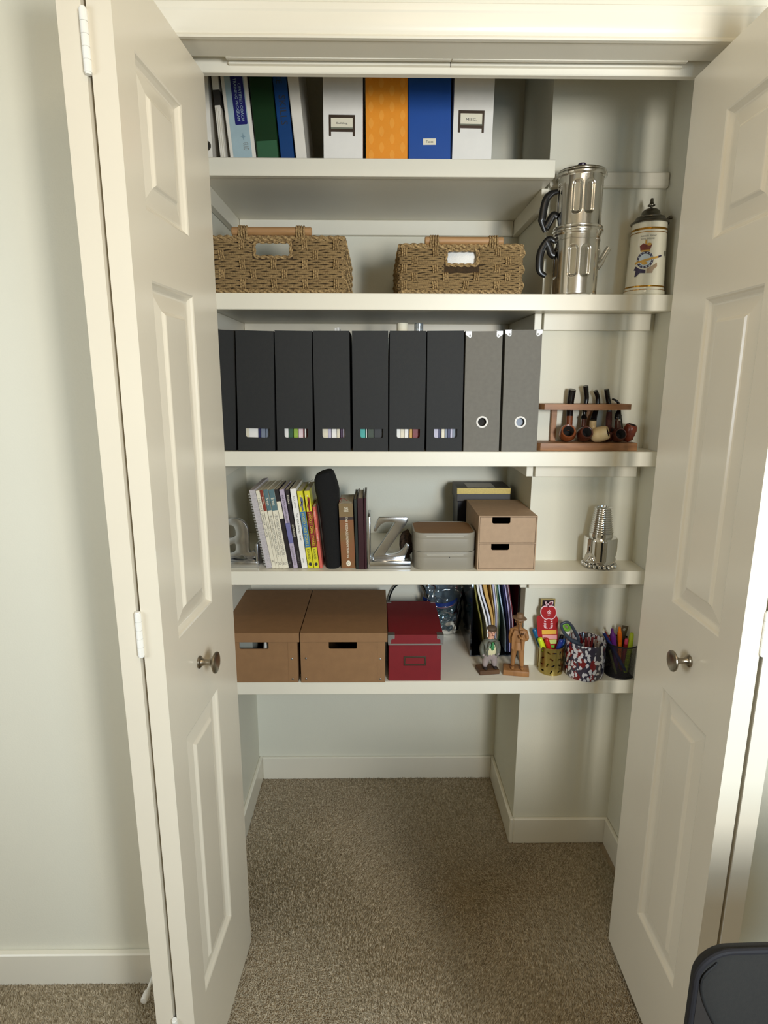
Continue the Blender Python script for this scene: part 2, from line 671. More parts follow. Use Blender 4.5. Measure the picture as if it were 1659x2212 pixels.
# spring door stop on the baseboard
t = thing('door_stop', 'white rubber-tipped door stop on the baseboard beside the folded door', 'door stop', (-.535, -.0972, .046))
b = B()
lathe(b, [(0, 0), (.011, 0), (.011, .003), (.004, .005), (.0035, .052)], 16, M=Matrix.Rotation(PI / 2, 4, 'X'))
ob('stem', b, M_hinge, t)
b = B()
lathe(b, [(0, .052), (.0058, .052), (.0074, .056), (.0080, .073), (.0068, .077), (0, .078)], 16, M=Matrix.Rotation(PI / 2, 4, 'X'))
ob('rubber_tip', b, M_white, t)
# ------------------------------------------------------------------ carpet pile (stuff)
def carpet():
    rng = np.random.default_rng(3)
    pts = []
    def fill(x0, x1, y0, y1, st):
        gx, gy = np.meshgrid(np.arange(x0, x1, st), np.arange(y0, y1, st))
        p = np.stack([gx.ravel(), gy.ravel()], 1)
        return p + rng.uniform(-st * .5, st * .5, p.shape)
    A = fill(-.98, .72, -.50, YB - .013, .0035)
    A = A[~((A[:, 0] > XN - .013) & (A[:, 1] > YN - .013))]
    A = A[~((A[:, 0] < XL + .013) & (A[:, 1] > .02))]
    A = A[~((np.abs(A[:, 0]) > 0) & (A[:, 0] < -.446) & (A[:, 1] > -.095))]
    A = A[~((A[:, 0] > .70) & (A[:, 1] > -.095))]
    n = len(A)
    h = rng.uniform(.0055, .0095, n)
    tilt = rng.normal(0, .0035, (n, 2))
    # brushed patches: the pile leans a little differently from place to place
    lean = np.stack([np.sin(A[:, 0] * 9 + 2.1 * np.sin(A[:, 1] * 5)), np.cos(A[:, 1] * 8 + 1.7 * np.sin(A[:, 0] * 6))], 1) * .0050
    tilt += lean
    a0 = rng.uniform(0, 2 * PI, n)
    r = .0022
    V = np.zeros((n, 4, 3))
    for k in range(3):
        V[:, k, 0] = A[:, 0] + r * np.cos(a0 + k * 2 * PI / 3)
        V[:, k, 1] = A[:, 1] + r * np.sin(a0 + k * 2 * PI / 3)
    V[:, 3, 0] = A[:, 0] + tilt[:, 0]
    V[:, 3, 1] = A[:, 1] + tilt[:, 1]
    V[:, 3, 2] = h
    idx = (np.arange(n) * 4)[:, None, None] + np.array([[0, 1, 3], [1, 2, 3], [2, 0, 3]])[None]
    idx = idx.reshape(-1)
    me = bpy.data.meshes.new('carpet_pile')
    me.vertices.add(n * 4)
    me.vertices.foreach_set('co', V.reshape(-1))
    me.loops.add(len(idx))
    me.loops.foreach_set('vertex_index', idx)
    me.polygons.add(n * 3)
    me.polygons.foreach_set('loop_start', np.arange(n * 3) * 3)
    me.update(calc_edges=True)
    mm = mat('carpet_yarn', (214, 199, 172), .95, two=(144, 129, 102), vs=150, ramp=(.3, .7), spec=.1)
    me.materials.append(mm)
    o = bpy.data.objects.new('carpet_pile', me)
    COL.objects.link(o)
    tag(o, 'beige cut pile of the carpet covering the closet floor', 'carpet')
    o['kind'] = 'stuff'


carpet()


# ------------------------------------------------------------------ boxes and books that stand on a shelf, leaning or not
def stand(px, zs, yf, dw=.0007):
    """px = x of the top corners, y top, x of the bottom corners, y bottom -> width, height, base point, lean"""
    tl, tr, yt, bl, br, yb = px
    A, Bq, C, D = at(bl, yb, yf), at(br, yb, yf), at(tl, yt, yf), at(tr, yt, yf)
    xb, xt, zt = (A.x + Bq.x) / 2, (C.x + D.x) / 2, (C.z + D.z) / 2
    a = math.atan2(xt - xb, zt - zs)
    w = ((Bq.x - A.x) + (D.x - C.x)) / 2 * math.cos(a) - dw
    h = math.hypot(xt - xb, zt - zs)
    return w, h - w / 2 * abs(math.sin(a)) * .5, Vector((xb, yf, zs + w / 2 * abs(math.sin(a)) + .0004)), a


def book(name, label, cat, px, zs, yf, depth, cover, group=None, bands=(), texts=(), hard=False, h=None, page=None):
    w, hh, p, a = stand(px, zs, yf)
    h = h or hh
    t = thing(name, label, cat, p, (0, a, 0), group)
    c = .0022 if hard else .0009
    e = .003 if hard else .0004
    b = B()
    box(b, -w / 2, w / 2, 0, c, 0, h, .0006 if hard else .0003)
    for s in (-1, 1):
        x0, x1 = sorted((s * w / 2, s * (w / 2 - c)))
        box(b, x0, x1, c, depth, 0, h)
    ob('cover', b, cover, t)
    ob('page_block', box(B(), -w / 2 + c, w / 2 - c, c, depth - e, e, h - e), page or M_page, t)
    for f0, f1, mm in bands:
        ob('spine_band', box(B(), -w / 2 + .0001, w / 2 - .0001, -.0004, .0002, h * (1 - f1), h * (1 - f0)), mm, t)
    for s, fc, fl, mm, rw, vert in texts:
        if vert:
            lettering(t, s, mm, w * rw, h * fl, 0, -.0008, h * (1 - fc), True)
        else:
            lettering(t, s, mm, w * rw, h * fl, 0, -.0008, h * (1 - fc), False)
    return t, w, h


def binder(name, label, px, yf, cover, group=None, bands=(), ring=None, cat='binder', hh=.292, wrap=None):
    w, h, p, a = stand(px, Zs[0], yf, .0024)
    h = hh
    t = thing(name, label, cat, p, (0, a, 0), group)
    b = B()
    c = .003
    box(b, -w / 2, w / 2, 0, c, 0, h, .0012)
    for s in (-1, 1):
        x0, x1 = sorted((s * w / 2, s * (w / 2 - c)))
        box(b, x0, x1, c, .262, 0, h, .0008)
    ob('cover', b, cover, t)
    ob('paper_block', box(B(), -w / 2 + c + .001, w / 2 - c - .001, .03, .25, .006, h - .015), M_page, t)
    return t, w, h


M_pale = m2('pale_blue_insert', (168, 190, 196), .35)
M_navy = m2('navy_label', (24, 26, 104), .45)
M_dkgreen = m2('dark_green_vinyl', (6, 46, 14), .4)
M_ltgreen = m2('clear_label_pocket', (56, 96, 68), .25)
M_blue = m2('blue_vinyl', (6, 60, 116), .4)
M_whitevinyl = m2('white_vinyl', (232, 226, 214), .35)
M_orange = mat('orange_board', (238, 148, 24), .6, var=.03)
M_orange2 = mat('pale_orange_print', (243, 160, 48), .6)
M_royal = mat('royal_blue_board', (4, 70, 152), .5, var=.03)

YT = .278
ZT = Zs[0]
# white binder with a finger ring, mostly behind the door
t, w, h = binder('ring_binder', 'white ring binder with a finger hole, first on the top shelf beside the door', (420, 445, 165, 424, 464, 343), YT, M_whitevinyl)
b = B()
lathe(b, [(.0085, 0), (.0115, 0), (.0115, .0012), (.0085, .0012)], 24, M=Matrix.Translation((w / 2 - .013, .0002, .030)) @ Matrix.Rotation(PI / 2, 4, 'X'))
ob('finger_ring', b, M_pewter, t)
ob('finger_hole_shade', lathe(B(), [(0, 0), (.0085, 0), (.0085, .0005), (0, .0005)], 24, M=Matrix.Translation((w / 2 - .013, .0001, .030)) @ Matrix.Rotation(PI / 2, 4, 'X')), M_dark, t)  # hole is not cut; a dark disc paints the shade inside it
# white cardboard file with a black notch
w, h, p, a = stand((456, 472, 165, 475, 494, 343), ZT, YT, .0016)
t = thing('cardboard_file', 'narrow white folded file with a black notch beside the pale blue binder', 'file', p, (0, a, 0))
b = B()
box(b, -w / 2, w / 2 - .004, 0, .20, 0, .1155, .001)
box(b, -w / 2, w / 2 - .002, 0, .20, .146, .292, .001)
ob('body', b, M_whitevinyl, t)
ob('notch', box(B(), -w / 2 + .0005, w / 2 - .0015, -.0003, .19, .1150, .1465), M_dark, t)  # dark block fills the notch and carries its shade as colour
for k in range(3):
    ob('sheet', box(B(), -w / 2 + .004 + .004 * k, -w / 2 + .0046 + .004 * k, -.0015, .18, .002, .110 - .008 * k), M_page, t)
# pale blue binder with the printed spine insert
t, w, h = binder('ring_binder', 'white binder with a pale blue spine insert and dark blue label', (474, 534, 165, 497, 554, 343), YT, M_whitevinyl)
ob('spine_insert', box(B(), -w / 2 + .008, w / 2 - .008, -.0006, 0, .002, h - .004), M_pale, t)
sl = ob('spine_label', plate(B(), rrect(-.0085, .0200, .072, .176, .003), -.0012, -.0007), M_navy, t)
lettering(sl, 'CERTIFIED COACH', M_pale, .0062, .078, .0105, -.0015, .118, True)
lettering(sl, 'TRAINING PROGRAM', M_pale, .0062, .088, .0010, -.0015, .124, True)
lettering(t, 'GUILD', M_greyink, .012, .016, .010, -.0010, .026, True, 'logo')
b = B()
plate(b, [(.006 + .006 * math.cos(q * PI / 4) * (1 if q % 2 == 0 else .35), .047 + .008 * math.sin(q * PI / 4) * (1 if q % 2 == 0 else .35)) for q in range(8)], -.0010, -.0006)
ob('star_logo', b, m2('pale_slate_print', (130, 154, 166)), t)
lettering(t, 'COACHING', m2('slate_ink', (94, 112, 124)), .011, .066, .011, -.0010, .236, True)
lettering(t, 'TRAINING', m2('slate_ink', (94, 112, 124)), .010, .066, -.006, -.0010, .238, True)
# dark green binder
t, w, h = binder('ring_binder', 'dark green ring binder with a clear label pocket at its foot', (535, 588, 165, 555, 604, 343), YT, M_dkgreen)
ob('label_pocket', box(B(), -w / 2 + .003, w / 2 - .002, -.0012, 0, .001, .040, .0004), M_ltgreen, t)
# blue binder
t, w, h = binder('ring_binder', 'slim blue ring binder with handwriting, beside the dark green binder', (588, 618, 165, 605, 638, 343), YT, M_blue)
lettering(t, 'WORKPLACE', M_ink, .013, .11, -.002, -.0004, .215, True, 'handwriting')
lettering(t, 'SKILLS', M_ink, .015, .062, .001, -.0004, .105, True, 'handwriting')
# white binder
t, w, h = binder('ring_binder', 'plain white ring binder leaning against the blue binder', (619, 645, 165, 639, 664, 343), YT, M_whitevinyl)


def file_box(name, label, px, zs, yf, mm, depth=.25, hh=None, group=None, slot=None, ring=None, low=.105, ht=.0024, corners=False, closed=False):
    """magazine file: tall front, sides cut down towards the back"""
    w, h, p, a = stand(px, zs, yf, .0013)
    h = hh or h
    t = thing(name, label, 'file box', p, (0, a, 0), group)
    holes = []
    if slot:
        holes = [slot(w)]
    ob('front_panel', plate(B(), [(-w / 2, 0), (w / 2, 0), (w / 2, h), (-w / 2, h)], 0, ht, holes), mm, t)
    prof = [(ht, 0), (depth, 0), (depth, low), (depth * .62, h), (ht, h)] if not closed else [(ht, 0), (depth, 0), (depth, h), (ht, h)]
    R = Matrix(((0, 1, 0, 0), (1, 0, 0, 0), (0, 0, 1, 0), (0, 0, 0, 1)))
    for s in (-1, 1):
        x0, x1 = sorted((s * w / 2, s * (w / 2 - ht)))
        ob('side_panel', plate(B(), prof, x0, x1, M=R), mm, t)
    ob('back_panel', box(B(), -w / 2 + ht, w / 2 - ht, depth - ht, depth, 0, low if not closed else h), mm, t)
    ob('bottom_panel', box(B(), -w / 2 + ht, w / 2 - ht, ht, depth - ht, 0, ht), mm, t)
    if closed:
        ob('top_panel', box(B(), -w / 2 + ht, w / 2 - ht, ht, depth - ht, h - ht, h), mm, t)
    return t, w, h


def holder(t, x, z, w, h, txt, depth=.0022):
    """metal label holder with a card"""
    b = B()
    fr = .0045
    plate(b, [(x - w / 2, z - h / 2), (x - w / 2 + fr, z - h / 2), (x - w / 2 + fr, z - h / 2 + .009), (x + w / 2 - fr, z - h / 2 + .009), (x + w / 2 - fr, z - h / 2),
              (x + w / 2, z - h / 2), (x + w / 2, z + h / 2), (x - w / 2, z + h / 2)], -depth, 0,
          [[(x - w / 2 + fr, z - h / 2 + .017), (x + w / 2 - fr, z - h / 2 + .017), (x + w / 2 - fr, z + h / 2 - .006), (x - w / 2 + fr, z + h / 2 - .006)]])
    o = ob('label_holder', b, M_bronze, t)
    ob('label_card', box(B(), x - w / 2 + .003, x + w / 2 - .003, -.0008, -.0002, z - h / 2 + .016, z + h / 2 - .004), M_cream, o)
    ob('label_lip', box(B(), x - w / 2 + fr, x + w / 2 - fr, -depth - .001, -.0004, z - h / 2 + .0145, z - h / 2 + .0175), m2('grey_lip', (120, 122, 104)), o)
    lettering(o, txt, M_ink, w * .42, .0052, x, -.0011, z + .0045)
    return o


t, w, h = file_box('file_box', 'white file box labelled Building, beside the orange file box', (697, 784, 165, 698.5, 784.5, 343), ZT, .275, M_white, hh=.305)
holder(t, -.0025, .073, .060, .044, 'Building')
t, w, h = file_box('file_box', 'orange file box with a pale leaf pattern on the top shelf', (789, 881, 165, 790, 881, 343), ZT, .275, M_orange, hh=.305)
b = B()
for i in range(4):
    for j in range(9):
        cx, cz = -w / 2 + .012 + i * .0245 + (.0 if j % 2 else .0), .012 + j * .0335 + (.016 if i % 2 else 0)
        plate(b, [(cx + .0062 * math.cos(q * PI / 6) * (1 - .25 * abs(math.sin(q * PI / 6))), cz + .0115 * math.sin(q * PI / 6)) for q in range(12)], -.0004, 0)
        
ob('leaf_pattern', b, M_orange2, t)['kind'] = 'stuff'
t, w, h = file_box('file_box', 'royal blue file box with a small white Taxes label', (882, 975, 165, 881.5, 974, 343), ZT, .275, M_royal, hh=.305)
tl_ = ob('paper_label', box(B(), -.0150, .0150, -.0006, 0, .0335, .0470, .0002), M_cream, t)
lettering(tl_, 'Taxes', M_ink, .017, .0052, 0, -.0009, .0402)
t, w, h = file_box('file_box', 'white file box labelled MISC, last in the top shelf row', (982, 1070, 165, 976, 1061.5, 343), ZT, .275, M_white, hh=.305)
holder(t, -.0045, .083, .060, .046, 'MISC.')

# ------------------------------------------------------------------ baskets
_h = B()
for k, dz in enumerate((-.0081, -.0028, .0025, .0080)):
    wv = (.0012, -.0010, .0008, -.0012)[k]
    tube(_h, [(-.5, .0032, dz * .82), (-.36, -.0022, dz + wv), (-.12, -.0048, dz * 1.04 - wv * .5), (.14, -.0046, dz + wv), (.36, -.0024, dz - wv), (.5, .0032, dz * .82)], .0026, 6)
_me = ob('weave_float', _h, M_rope)
ME_FLOAT = _me.data
bpy.data.objects.remove(_me)
_h = B()
for dx in (-.0046, .0002, .0050):
    tube(_h, [(dx, .004, -.0150), (dx * 1.1, -.0044, -.0105), (dx * .9, -.0078, 0), (dx * 1.1, -.0044, .0105), (dx, .004, .0150)], .0023, 6)
_me = ob('weave_stake', _h, M_rope)
ME_STAKE = _me.data
bpy.data.objects.remove(_me)


def rope(bm, pts, r=.0042, turns=90, closed=False):
    """two-strand twisted cord along a polyline"""
    P = [Vector(p) for p in pts]
    if closed:
        P = P + [P[0]]
    L = [0]
    for a, b_ in zip(P, P[1:]):
        L.append(L[-1] + (b_ - a).length)
    n = max(8, int(L[-1] / .0035))
    for ph in (0, PI):
        out = []
        for i in range(n + 1):
            s = L[-1] * i / n
            k = max(j for j in range(len(L)) if L[j] <= s + 1e-9)
            k = min(k, len(P) - 2)
            f = (s - L[k]) / max(1e-9, L[k + 1] - L[k])
            q = P[k].lerp(P[k + 1], f)
            d = (P[k + 1] - P[k]).normalized()
            u = d.cross(Vector((.3, .2, .93))).normalized()
            v = d.cross(u)
            an = ph + s * turns * 2.2
            out.append(q + (u * math.cos(an) + v * math.sin(an)) * r * .55)
        tube(bm, out, r * .72, 6)


def basket(label, x0, x1, y0, y1, h, hole, rod, wraps, flare=0.0, fill=None):
    zs = Zs[1]
    cx, cy = (x0 + x1) / 2, (y0 + y1) / 2
    t = thing('woven_basket', label, 'basket', (cx, cy, zs), group='seagrass baskets with rod handles')
    w, d = x1 - x0, y1 - y0
    hx0, hx1, hz0, hz1 = [hole[0] - cx, hole[1] - cx, hole[2], hole[3]]
    RXY = Matrix(((0, 1, 0, 0), (1, 0, 0, 0), (0, 0, 1, 0), (0, 0, 0, 1)))
    b = B()
    hl = rrect(hx0, hx1, hz0, hz1, .008, 4)
    plate(b, [(-w / 2 + .003, .002), (w / 2 - .003, .002), (w / 2 - .003, h), (-w / 2 + .003, h)], -d / 2 + .0045, -d / 2 + .009, [hl])
    plate(b, [(-w / 2 + .003, .002), (w / 2 - .003, .002), (w / 2 - .003, h), (-w / 2 + .003, h)], d / 2 - .009, d / 2 - .0045, [hl])
    for s in (-1, 1):
        xa, xb = sorted((s * (w / 2 - .0045), s * (w / 2 - .009)))
        plate(b, [(-d / 2 + .005, .002), (d / 2 - .005, .002), (d / 2 - .005, h), (-d / 2 + .005, h)], xa, xb, M=RXY)
    box(b, -w / 2 + .004, w / 2 - .004, -d / 2 + .005, d / 2 - .005, .001, .005)
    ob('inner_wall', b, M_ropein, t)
    rows = 5
    z0, z1 = .013, h - .006
    rh = (z1 - z0) / rows
    for side in range(4):
        L = w if side % 2 == 0 else d
        per = .0760
        nper = L / per
        M = (Matrix.Translation((0, -d / 2 + .0035, 0)), Matrix.Translation((w / 2 - .0035, 0, 0)) @ Matrix.Rotation(PI / 2, 4, 'Z'),
             Matrix.Translation((0, d / 2 - .0035, 0)) @ Matrix.Rotation(PI, 4, 'Z'), Matrix.Translation((-w / 2 + .0035, 0, 0)) @ Matrix.Rotation(-PI / 2, 4, 'Z'))[side]
        for r in range(rows):
            zc = z0 + rh * (r + .5)
            xs = -L / 2 + (per * .5 if r % 2 else 0.012)
            cuts = [-L / 2 + .003]
            x = xs
            while x < L / 2 - .008:
                if x > -L / 2 + .010:
                    cuts.append(x)
                x += per * .5 if False else per
            cuts.append(L / 2 - .003)
            hole_here = side in (0, 2) and hz0 - .010 < zc < hz1 + .010
            for a, c_ in zip(cuts, cuts[1:]):
                spans = [(a, c_)]
                if hole_here:
                    sgn = 1 if side == 0 else -1
                    q0, q1 = sorted((sgn * (hx0 - .006), sgn * (hx1 + .006)))
                    spans = [s_ for s_ in ((a, min(c_, q0)), (max(a, q1), c_)) if s_[1] - s_[0] > .012]
                for (s0, s1) in spans:
                    inst('weave_float', ME_FLOAT, t, M @ Matrix.Translation(((s0 + s1) / 2, random.uniform(-.0008, .0005), zc)) @
                         Matrix.Rotation(random.uniform(-.03, .03), 4, 'Y') @ Matrix.Diagonal((s1 - s0 + .004, 1, rh / .0212, 1)))
            for x in cuts[1:-1]:
                sgn = 1 if side == 0 else -1
                if hole_here and sgn * x > hx0 - .010 and sgn * x < hx1 + .010:
                    continue
                inst('weave_stake', ME_STAKE, t, M @ Matrix.Translation((x, -.0012, zc)) @ Matrix.Rotation(random.uniform(-.12, .12), 4, 'Y') @ Matrix.Diagonal((1, 1, rh / .0235, 1)))
    e = .004
    rim = [(-w / 2 + e, -d / 2 + e), (w / 2 - e, -d / 2 + e), (w / 2 - e, d / 2 - e), (-w / 2 + e, d / 2 - e)]
    b = B()
    rope(b, [(x, y, h - .001) for x, y in rim], .0062, 75, True)
    ob('rim_rope', b, M_rope, t)
    b = B()
    rope(b, [(x, y, .0078) for x, y in rim], .0056, 80, True)
    ob('base_rope', b, M_rope, t)
    for sy in (-1, 1):
        b = B()
        rope(b, [(x, sy * (d / 2 - .005), z) for x, z in hl], .0040, 85, True)
        ob('hole_binding', b, M_rope, t)
        rx0, rx1, rz = rod[0] - cx, rod[1] - cx, rod[2]
        rr = .0098
        b = B()
        tube(b, [(rx0, 0, 0), (rx0 + .002, 0, 0), (rx1 - .002, 0, 0), (rx1, 0, 0)], [rr - .0015, rr, rr, rr - .0015], 20, M=Matrix.Translation((0, sy * (d / 2 - .005), rz)))
        hd = ob('rod_handle', b, M_rod, t)
        for wx in wraps:
            b = B()
            for k in range(4):
                xx = wx - cx + (k - 1.5) * .0058
                tube(b, [(xx + .0008 * math.sin(q * 2 + k), sy * (d / 2 - .005) + (rr + .0022) * math.cos(q * PI / 8), rz - .0035 + (rr + .0055) * math.sin(q * PI / 8)) for q in range(16)], .0024, 6, True)
            ob('handle_wrap', b, M_rope, hd)
    return t


yb0 = .278
def bx_(px, py, y=yb0):
    return at(px, py, y).x
def bz_(px, py, y=yb0):
    return at(px, py, y).z - Zs[1]
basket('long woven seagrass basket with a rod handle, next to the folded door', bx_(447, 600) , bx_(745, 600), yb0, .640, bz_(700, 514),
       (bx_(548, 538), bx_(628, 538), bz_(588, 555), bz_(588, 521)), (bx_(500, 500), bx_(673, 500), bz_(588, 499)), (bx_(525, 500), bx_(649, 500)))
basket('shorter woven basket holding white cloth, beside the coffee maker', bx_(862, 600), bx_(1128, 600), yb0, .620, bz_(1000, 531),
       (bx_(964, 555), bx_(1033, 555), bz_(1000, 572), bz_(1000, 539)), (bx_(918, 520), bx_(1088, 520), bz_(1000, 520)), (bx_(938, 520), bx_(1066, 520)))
b = B()
cx = bx_(1000, 555)
t_ = B()
bmesh.ops.create_icosphere(t_, subdivisions=4, radius=1)
for v in t_.verts:
    n = v.co.normalized()
    rr = 1 + .05 * math.sin(n.x * 7 + n.z * 3) + .04 * math.sin(n.y * 11 + n.x * 5)
    q = [math.copysign(abs(c) ** .42, c) for c in n]
    v.co = Vector((cx + q[0] * .080 * rr, .43 + q[1] * .126 * rr, Zs[1] + .069 + q[2] * .056 * rr))
merge(b, t_)
tag(ob('cloth', b, mat('white_towel', (240, 238, 232), .9, bump=.5, bs=500)), 'white cloth bundled inside the shorter woven basket', 'cloth')

# ------------------------------------------------------------------ stacked aluminium coffee maker
RP = .0555
pc = Vector((at(1240, 628, .30).x, YN - RP - .003, Zs[1]))
t = thing('coffee_maker', 'stacked aluminium flip coffee maker with black handles beside the stein', 'coffee maker', pc)


def flutes(zlo, zhi, phase):
    def f(r, z, a):
        best = 0
        for k in range(8):
            ca = phase + (k // 2) * PI / 2 + (-.285 if k % 2 else .285)
            da = (a - ca + PI) % (2 * PI) - PI
            u, v = da * RP, z - (zlo + zhi) / 2
            hw, hh = .0128, (zhi - zlo) / 2
            qx, qz = abs(u) - (hw - .0105), abs(v) - (hh - .0105)
            dist = math.hypot(max(qx, 0), max(qz, 0)) + min(max(qx, qz), 0) - .0105
            best = max(best, min(1, max(0, -dist / .0052)))
        return r - .0046 * best
    return f


def dense(prof, n):
    out = []
    for (r0, z0), (r1, z1) in zip(prof, prof[1:]):
        k = max(1, int(round(abs(z1 - z0) / n)))
        out += [(r0 + (r1 - r0) * i / k, z0 + (z1 - z0) * i / k) for i in range(k)]
    return out + [prof[-1]]


hz = lambda py: at(1245, py, .30).z - Zs[1]
zr = hz(500)        # joint ring
ztop = hz(383)
ph = -PI / 2 - .14
b = B()
lathe(b, dense([(0, 0), (RP - .003, 0), (RP - .001, .003), (RP - .001, zr - .012), (RP + .001, zr - .010), (RP + .0025, zr - .004)], .0016), 200, f=flutes(hz(604), hz(536), ph))
ob('lower_pot', b, M_alu, t, 50)
b = B()
lathe(b, [(RP + .001, zr - .006), (RP + .0045, zr - .005), (RP + .0055, zr - .002), (RP + .0045, zr + .001), (RP + .002, zr + .002), (RP + .0035, zr + .004), (RP + .0035, zr + .007), (RP - .001, zr + .009)], 90)
ob('joint_ring', b, M_alu, t, 50)
b = B()
lathe(b, dense([(RP - .002, zr + .004), (RP - .002, ztop - .004), (RP + .001, ztop)], .0016), 200, f=flutes(hz(471), hz(399), ph))
ob('upper_pot', b, M_alu, t, 50)
b = B()
lathe(b, [(RP - .002, ztop - .002), (RP + .003, ztop - .003), (RP + .0050, ztop), (RP + .0050, ztop + .004), (RP + .0025, ztop + .0065), (RP + .003, ztop + .009), (RP + .0015, ztop + .0115), (.045, ztop + .0145), (.02, ztop + .017), (0, ztop + .0175)], 90)
lid = ob('lid', b, M_alu, t, 50)
b = B()
lathe(b, [(0, 0), (.004, 0), (.004, .006), (.010, .009), (.011, .013), (.009, .016), (0, .0175)], 28, M=Matrix.Translation((0, 0, ztop + .015)))
ob('lid_knob', b, m2('dark_violet_plastic', (30, 16, 48), .25), lid)
b = B()
lathe(b, [(RP - .0005, 0), (RP + .0004, .0005), (RP + .0004, .0022), (RP - .0005, .003)], 40, M=Matrix.Translation((0, 0, hz(523))))
ob('groove_band', b, M_alu, t)


def handle(zhi, zlo, up):
    """bakelite ear handle on the -x side; up: bracket at the bottom"""
    b = B()
    o = -RP
    if up:
        pts = [(o + .002, 0, zhi), (o - .016, 0, zhi - .006), (o - .0275, 0, zhi - .022), (o - .0335, 0, zhi - .060), (o - .0345, 0, zlo + .020), (o - .024, 0, zlo - .004)]
        br = [(o + .002, 0, zlo + .030), (o - .006, 0, zlo + .034), (o - .016, 0, zlo + .018), (o - .024, 0, zlo + .004)]
    else:
        pts = [(o + .002, 0, zhi - .006), (o - .013, 0, zhi), (o - .026, 0, zhi - .016), (o - .0335, 0, zhi - .036), (o - .0345, 0, zlo + .022), (o - .030, 0, zlo + .008), (o - .017, 0, zlo)]
        br = [(o - .020, 0, zhi - .006), (o - .012, 0, zhi - .020), (o - .006, 0, zhi - .034), (o + .002, 0, zhi - .038)]
    P = spline(pts, 7)
    n = len(P)
    tube(b, P, [.0034 + .0026 * math.sin(PI * min(1, max(0, i / n))) for i in range(n)], 12, flat=1.6)
    q = spline(br, 6)
    tube(b, q, [.0062] * len(q), 12, flat=1.5)
    return b


ob('handle', handle(hz(413), hz(497), True), M_blackpl, t)
ob('handle', handle(hz(516), hz(596), False), M_blackpl, t)
b = B()
tube(b, [(RP - .006, -.006, hz(575)), (RP + .004, -.006, hz(566)), (RP + .012, -.006, hz(552)), (RP + .0225, -.006, hz(535))], [.0125, .0095, .0075, .0068], 16)
ob('spout', b, M_alu, t, 50)

# ------------------------------------------------------------------ beer stein
ys = .305
sc = at(1391, 626, ys)
SR = .049
t = thing('beer_stein', 'white ceramic beer stein with pewter lid, gold bands and printed crest', 'stein', (sc.x, ys, Zs[1]), (0, 0, 0))
sh = lambda py: at(1400, py, ys).z - Zs[1]
zb_ = sh(485)
LS = (sh(428) - zb_) / .0915
M_cer = mat('white_ceramic', (226, 220, 198), .12, var=.02, coat=.4)
M_gold = mat('gold_lustre', (176, 128, 46), .22, 1)
M_gold2 = mat('old_gold_print', (196, 150, 60), .4)
rad = lambda z: .0455 - (.0455 - .0408) * min(1, max(0, (z - .028) / (zb_ - .028)))
b = B()
lathe(b, [(0, 0), (.046, 0), (.0490, .003), (.0490, .009), (.0470, .014), (.0462, .020), (.0458, .026), (rad(.03), .03), (rad(zb_ * .5), zb_ * .5), (rad(zb_), zb_), (rad(zb_) - .003, zb_), (rad(zb_) - .004, zb_ - .01)], 72)
ob('body', b, M_cer, t, 40)
for z, hgt in ((.0205, .0034), (zb_ - .0165, .0046), (zb_ - .0245, .0016), (.0125, .0014)):
    r = .0463 if z == .0205 else (.0478 if z < .02 else rad(z) + .0003)
    ob('gold_band', lathe(B(), [(r - .0008, z - hgt / 2), (r + .0006, z - hgt / 2), (r + .0006, z + hgt / 2), (r - .0008, z + hgt / 2)], 72), M_gold, t)
b = B()
R0 = rad(zb_)
lathe(b, [(R0 - .003, zb_ - .001 * LS), (R0 + .0030, zb_ - .0015 * LS), (R0 + .0045, zb_ + .002 * LS), (R0 + .0035, zb_ + .0055 * LS), (R0 - .002, zb_ + .009 * LS), (R0 - .0055, zb_ + .0165 * LS), (R0 - .0075, zb_ + .020 * LS), (R0 - .0075, zb_ + .0225 * LS),
          (R0 - .0135, zb_ + .0265 * LS), (.0235, zb_ + .031 * LS), (.0215, zb_ + .035 * LS), (.0215, zb_ + .040 * LS), (.0190, zb_ + .047 * LS), (.0140, zb_ + .0525 * LS), (.0060, zb_ + .0565 * LS), (.003, zb_ + .058 * LS), (.0026, zb_ + .0615 * LS),
          (.0085, zb_ + .0640 * LS), (.0088, zb_ + .0675 * LS), (.0055, zb_ + .071 * LS), (.0042, zb_ + .078 * LS), (.0036, zb_ + .0855 * LS), (.0030, zb_ + .0905 * LS), (0, zb_ + .0915 * LS)], 48)
lid = ob('pewter_lid', b, M_pewter, t, 40)
b = B()
tube(b, spline([(R0 - .006, .012, zb_ + .008 * LS), (R0 + .004, .012, zb_ + .019 * LS), (R0 + .010, .012, zb_ + .027 * LS), (R0 + .016, .011, zb_ + .031 * LS)], 6), [.004] * 7 + [.0036] * 6 + [.0044] * 5 + [.0052], 10)
ob('thumb_lift', b, M_pewter, lid)
b = B()
tube(b, spline([(.030, .030, zb_ - .012), (.043, .045, zb_ - .014), (.0480, .050, zb_ * .55), (.042, .045, .05), (.031, .031, .034)], 8), .0055, 12)
ob('handle', b, M_cer, t)


def wrapcyl(x, z, lift=.0005):
    r = rad(z) + lift
    a = x / r
    return (r * math.sin(a), -r * math.cos(a), z)


def decal(name, polys, mm, lift, parent):
    b = B()
    for pl in polys:
        t_ = B()
        vs = [t_.verts.new((p[0], 0, p[1])) for p in pl]
        es = [t_.edges.new((vs[i], vs[(i + 1) % len(vs)])) for i in range(len(vs))]
        bmesh.ops.triangle_fill(t_, use_beauty=True, edges=es)
        bmesh.ops.subdivide_edges(t_, edges=t_.edges[:], cuts=2, use_grid_fill=True)
        for v in t_.verts:
            v.co = wrapcyl(v.co.x, v.co.z, lift)
        merge(b, t_)
    return ob(name, b, mm, parent, ang=0)


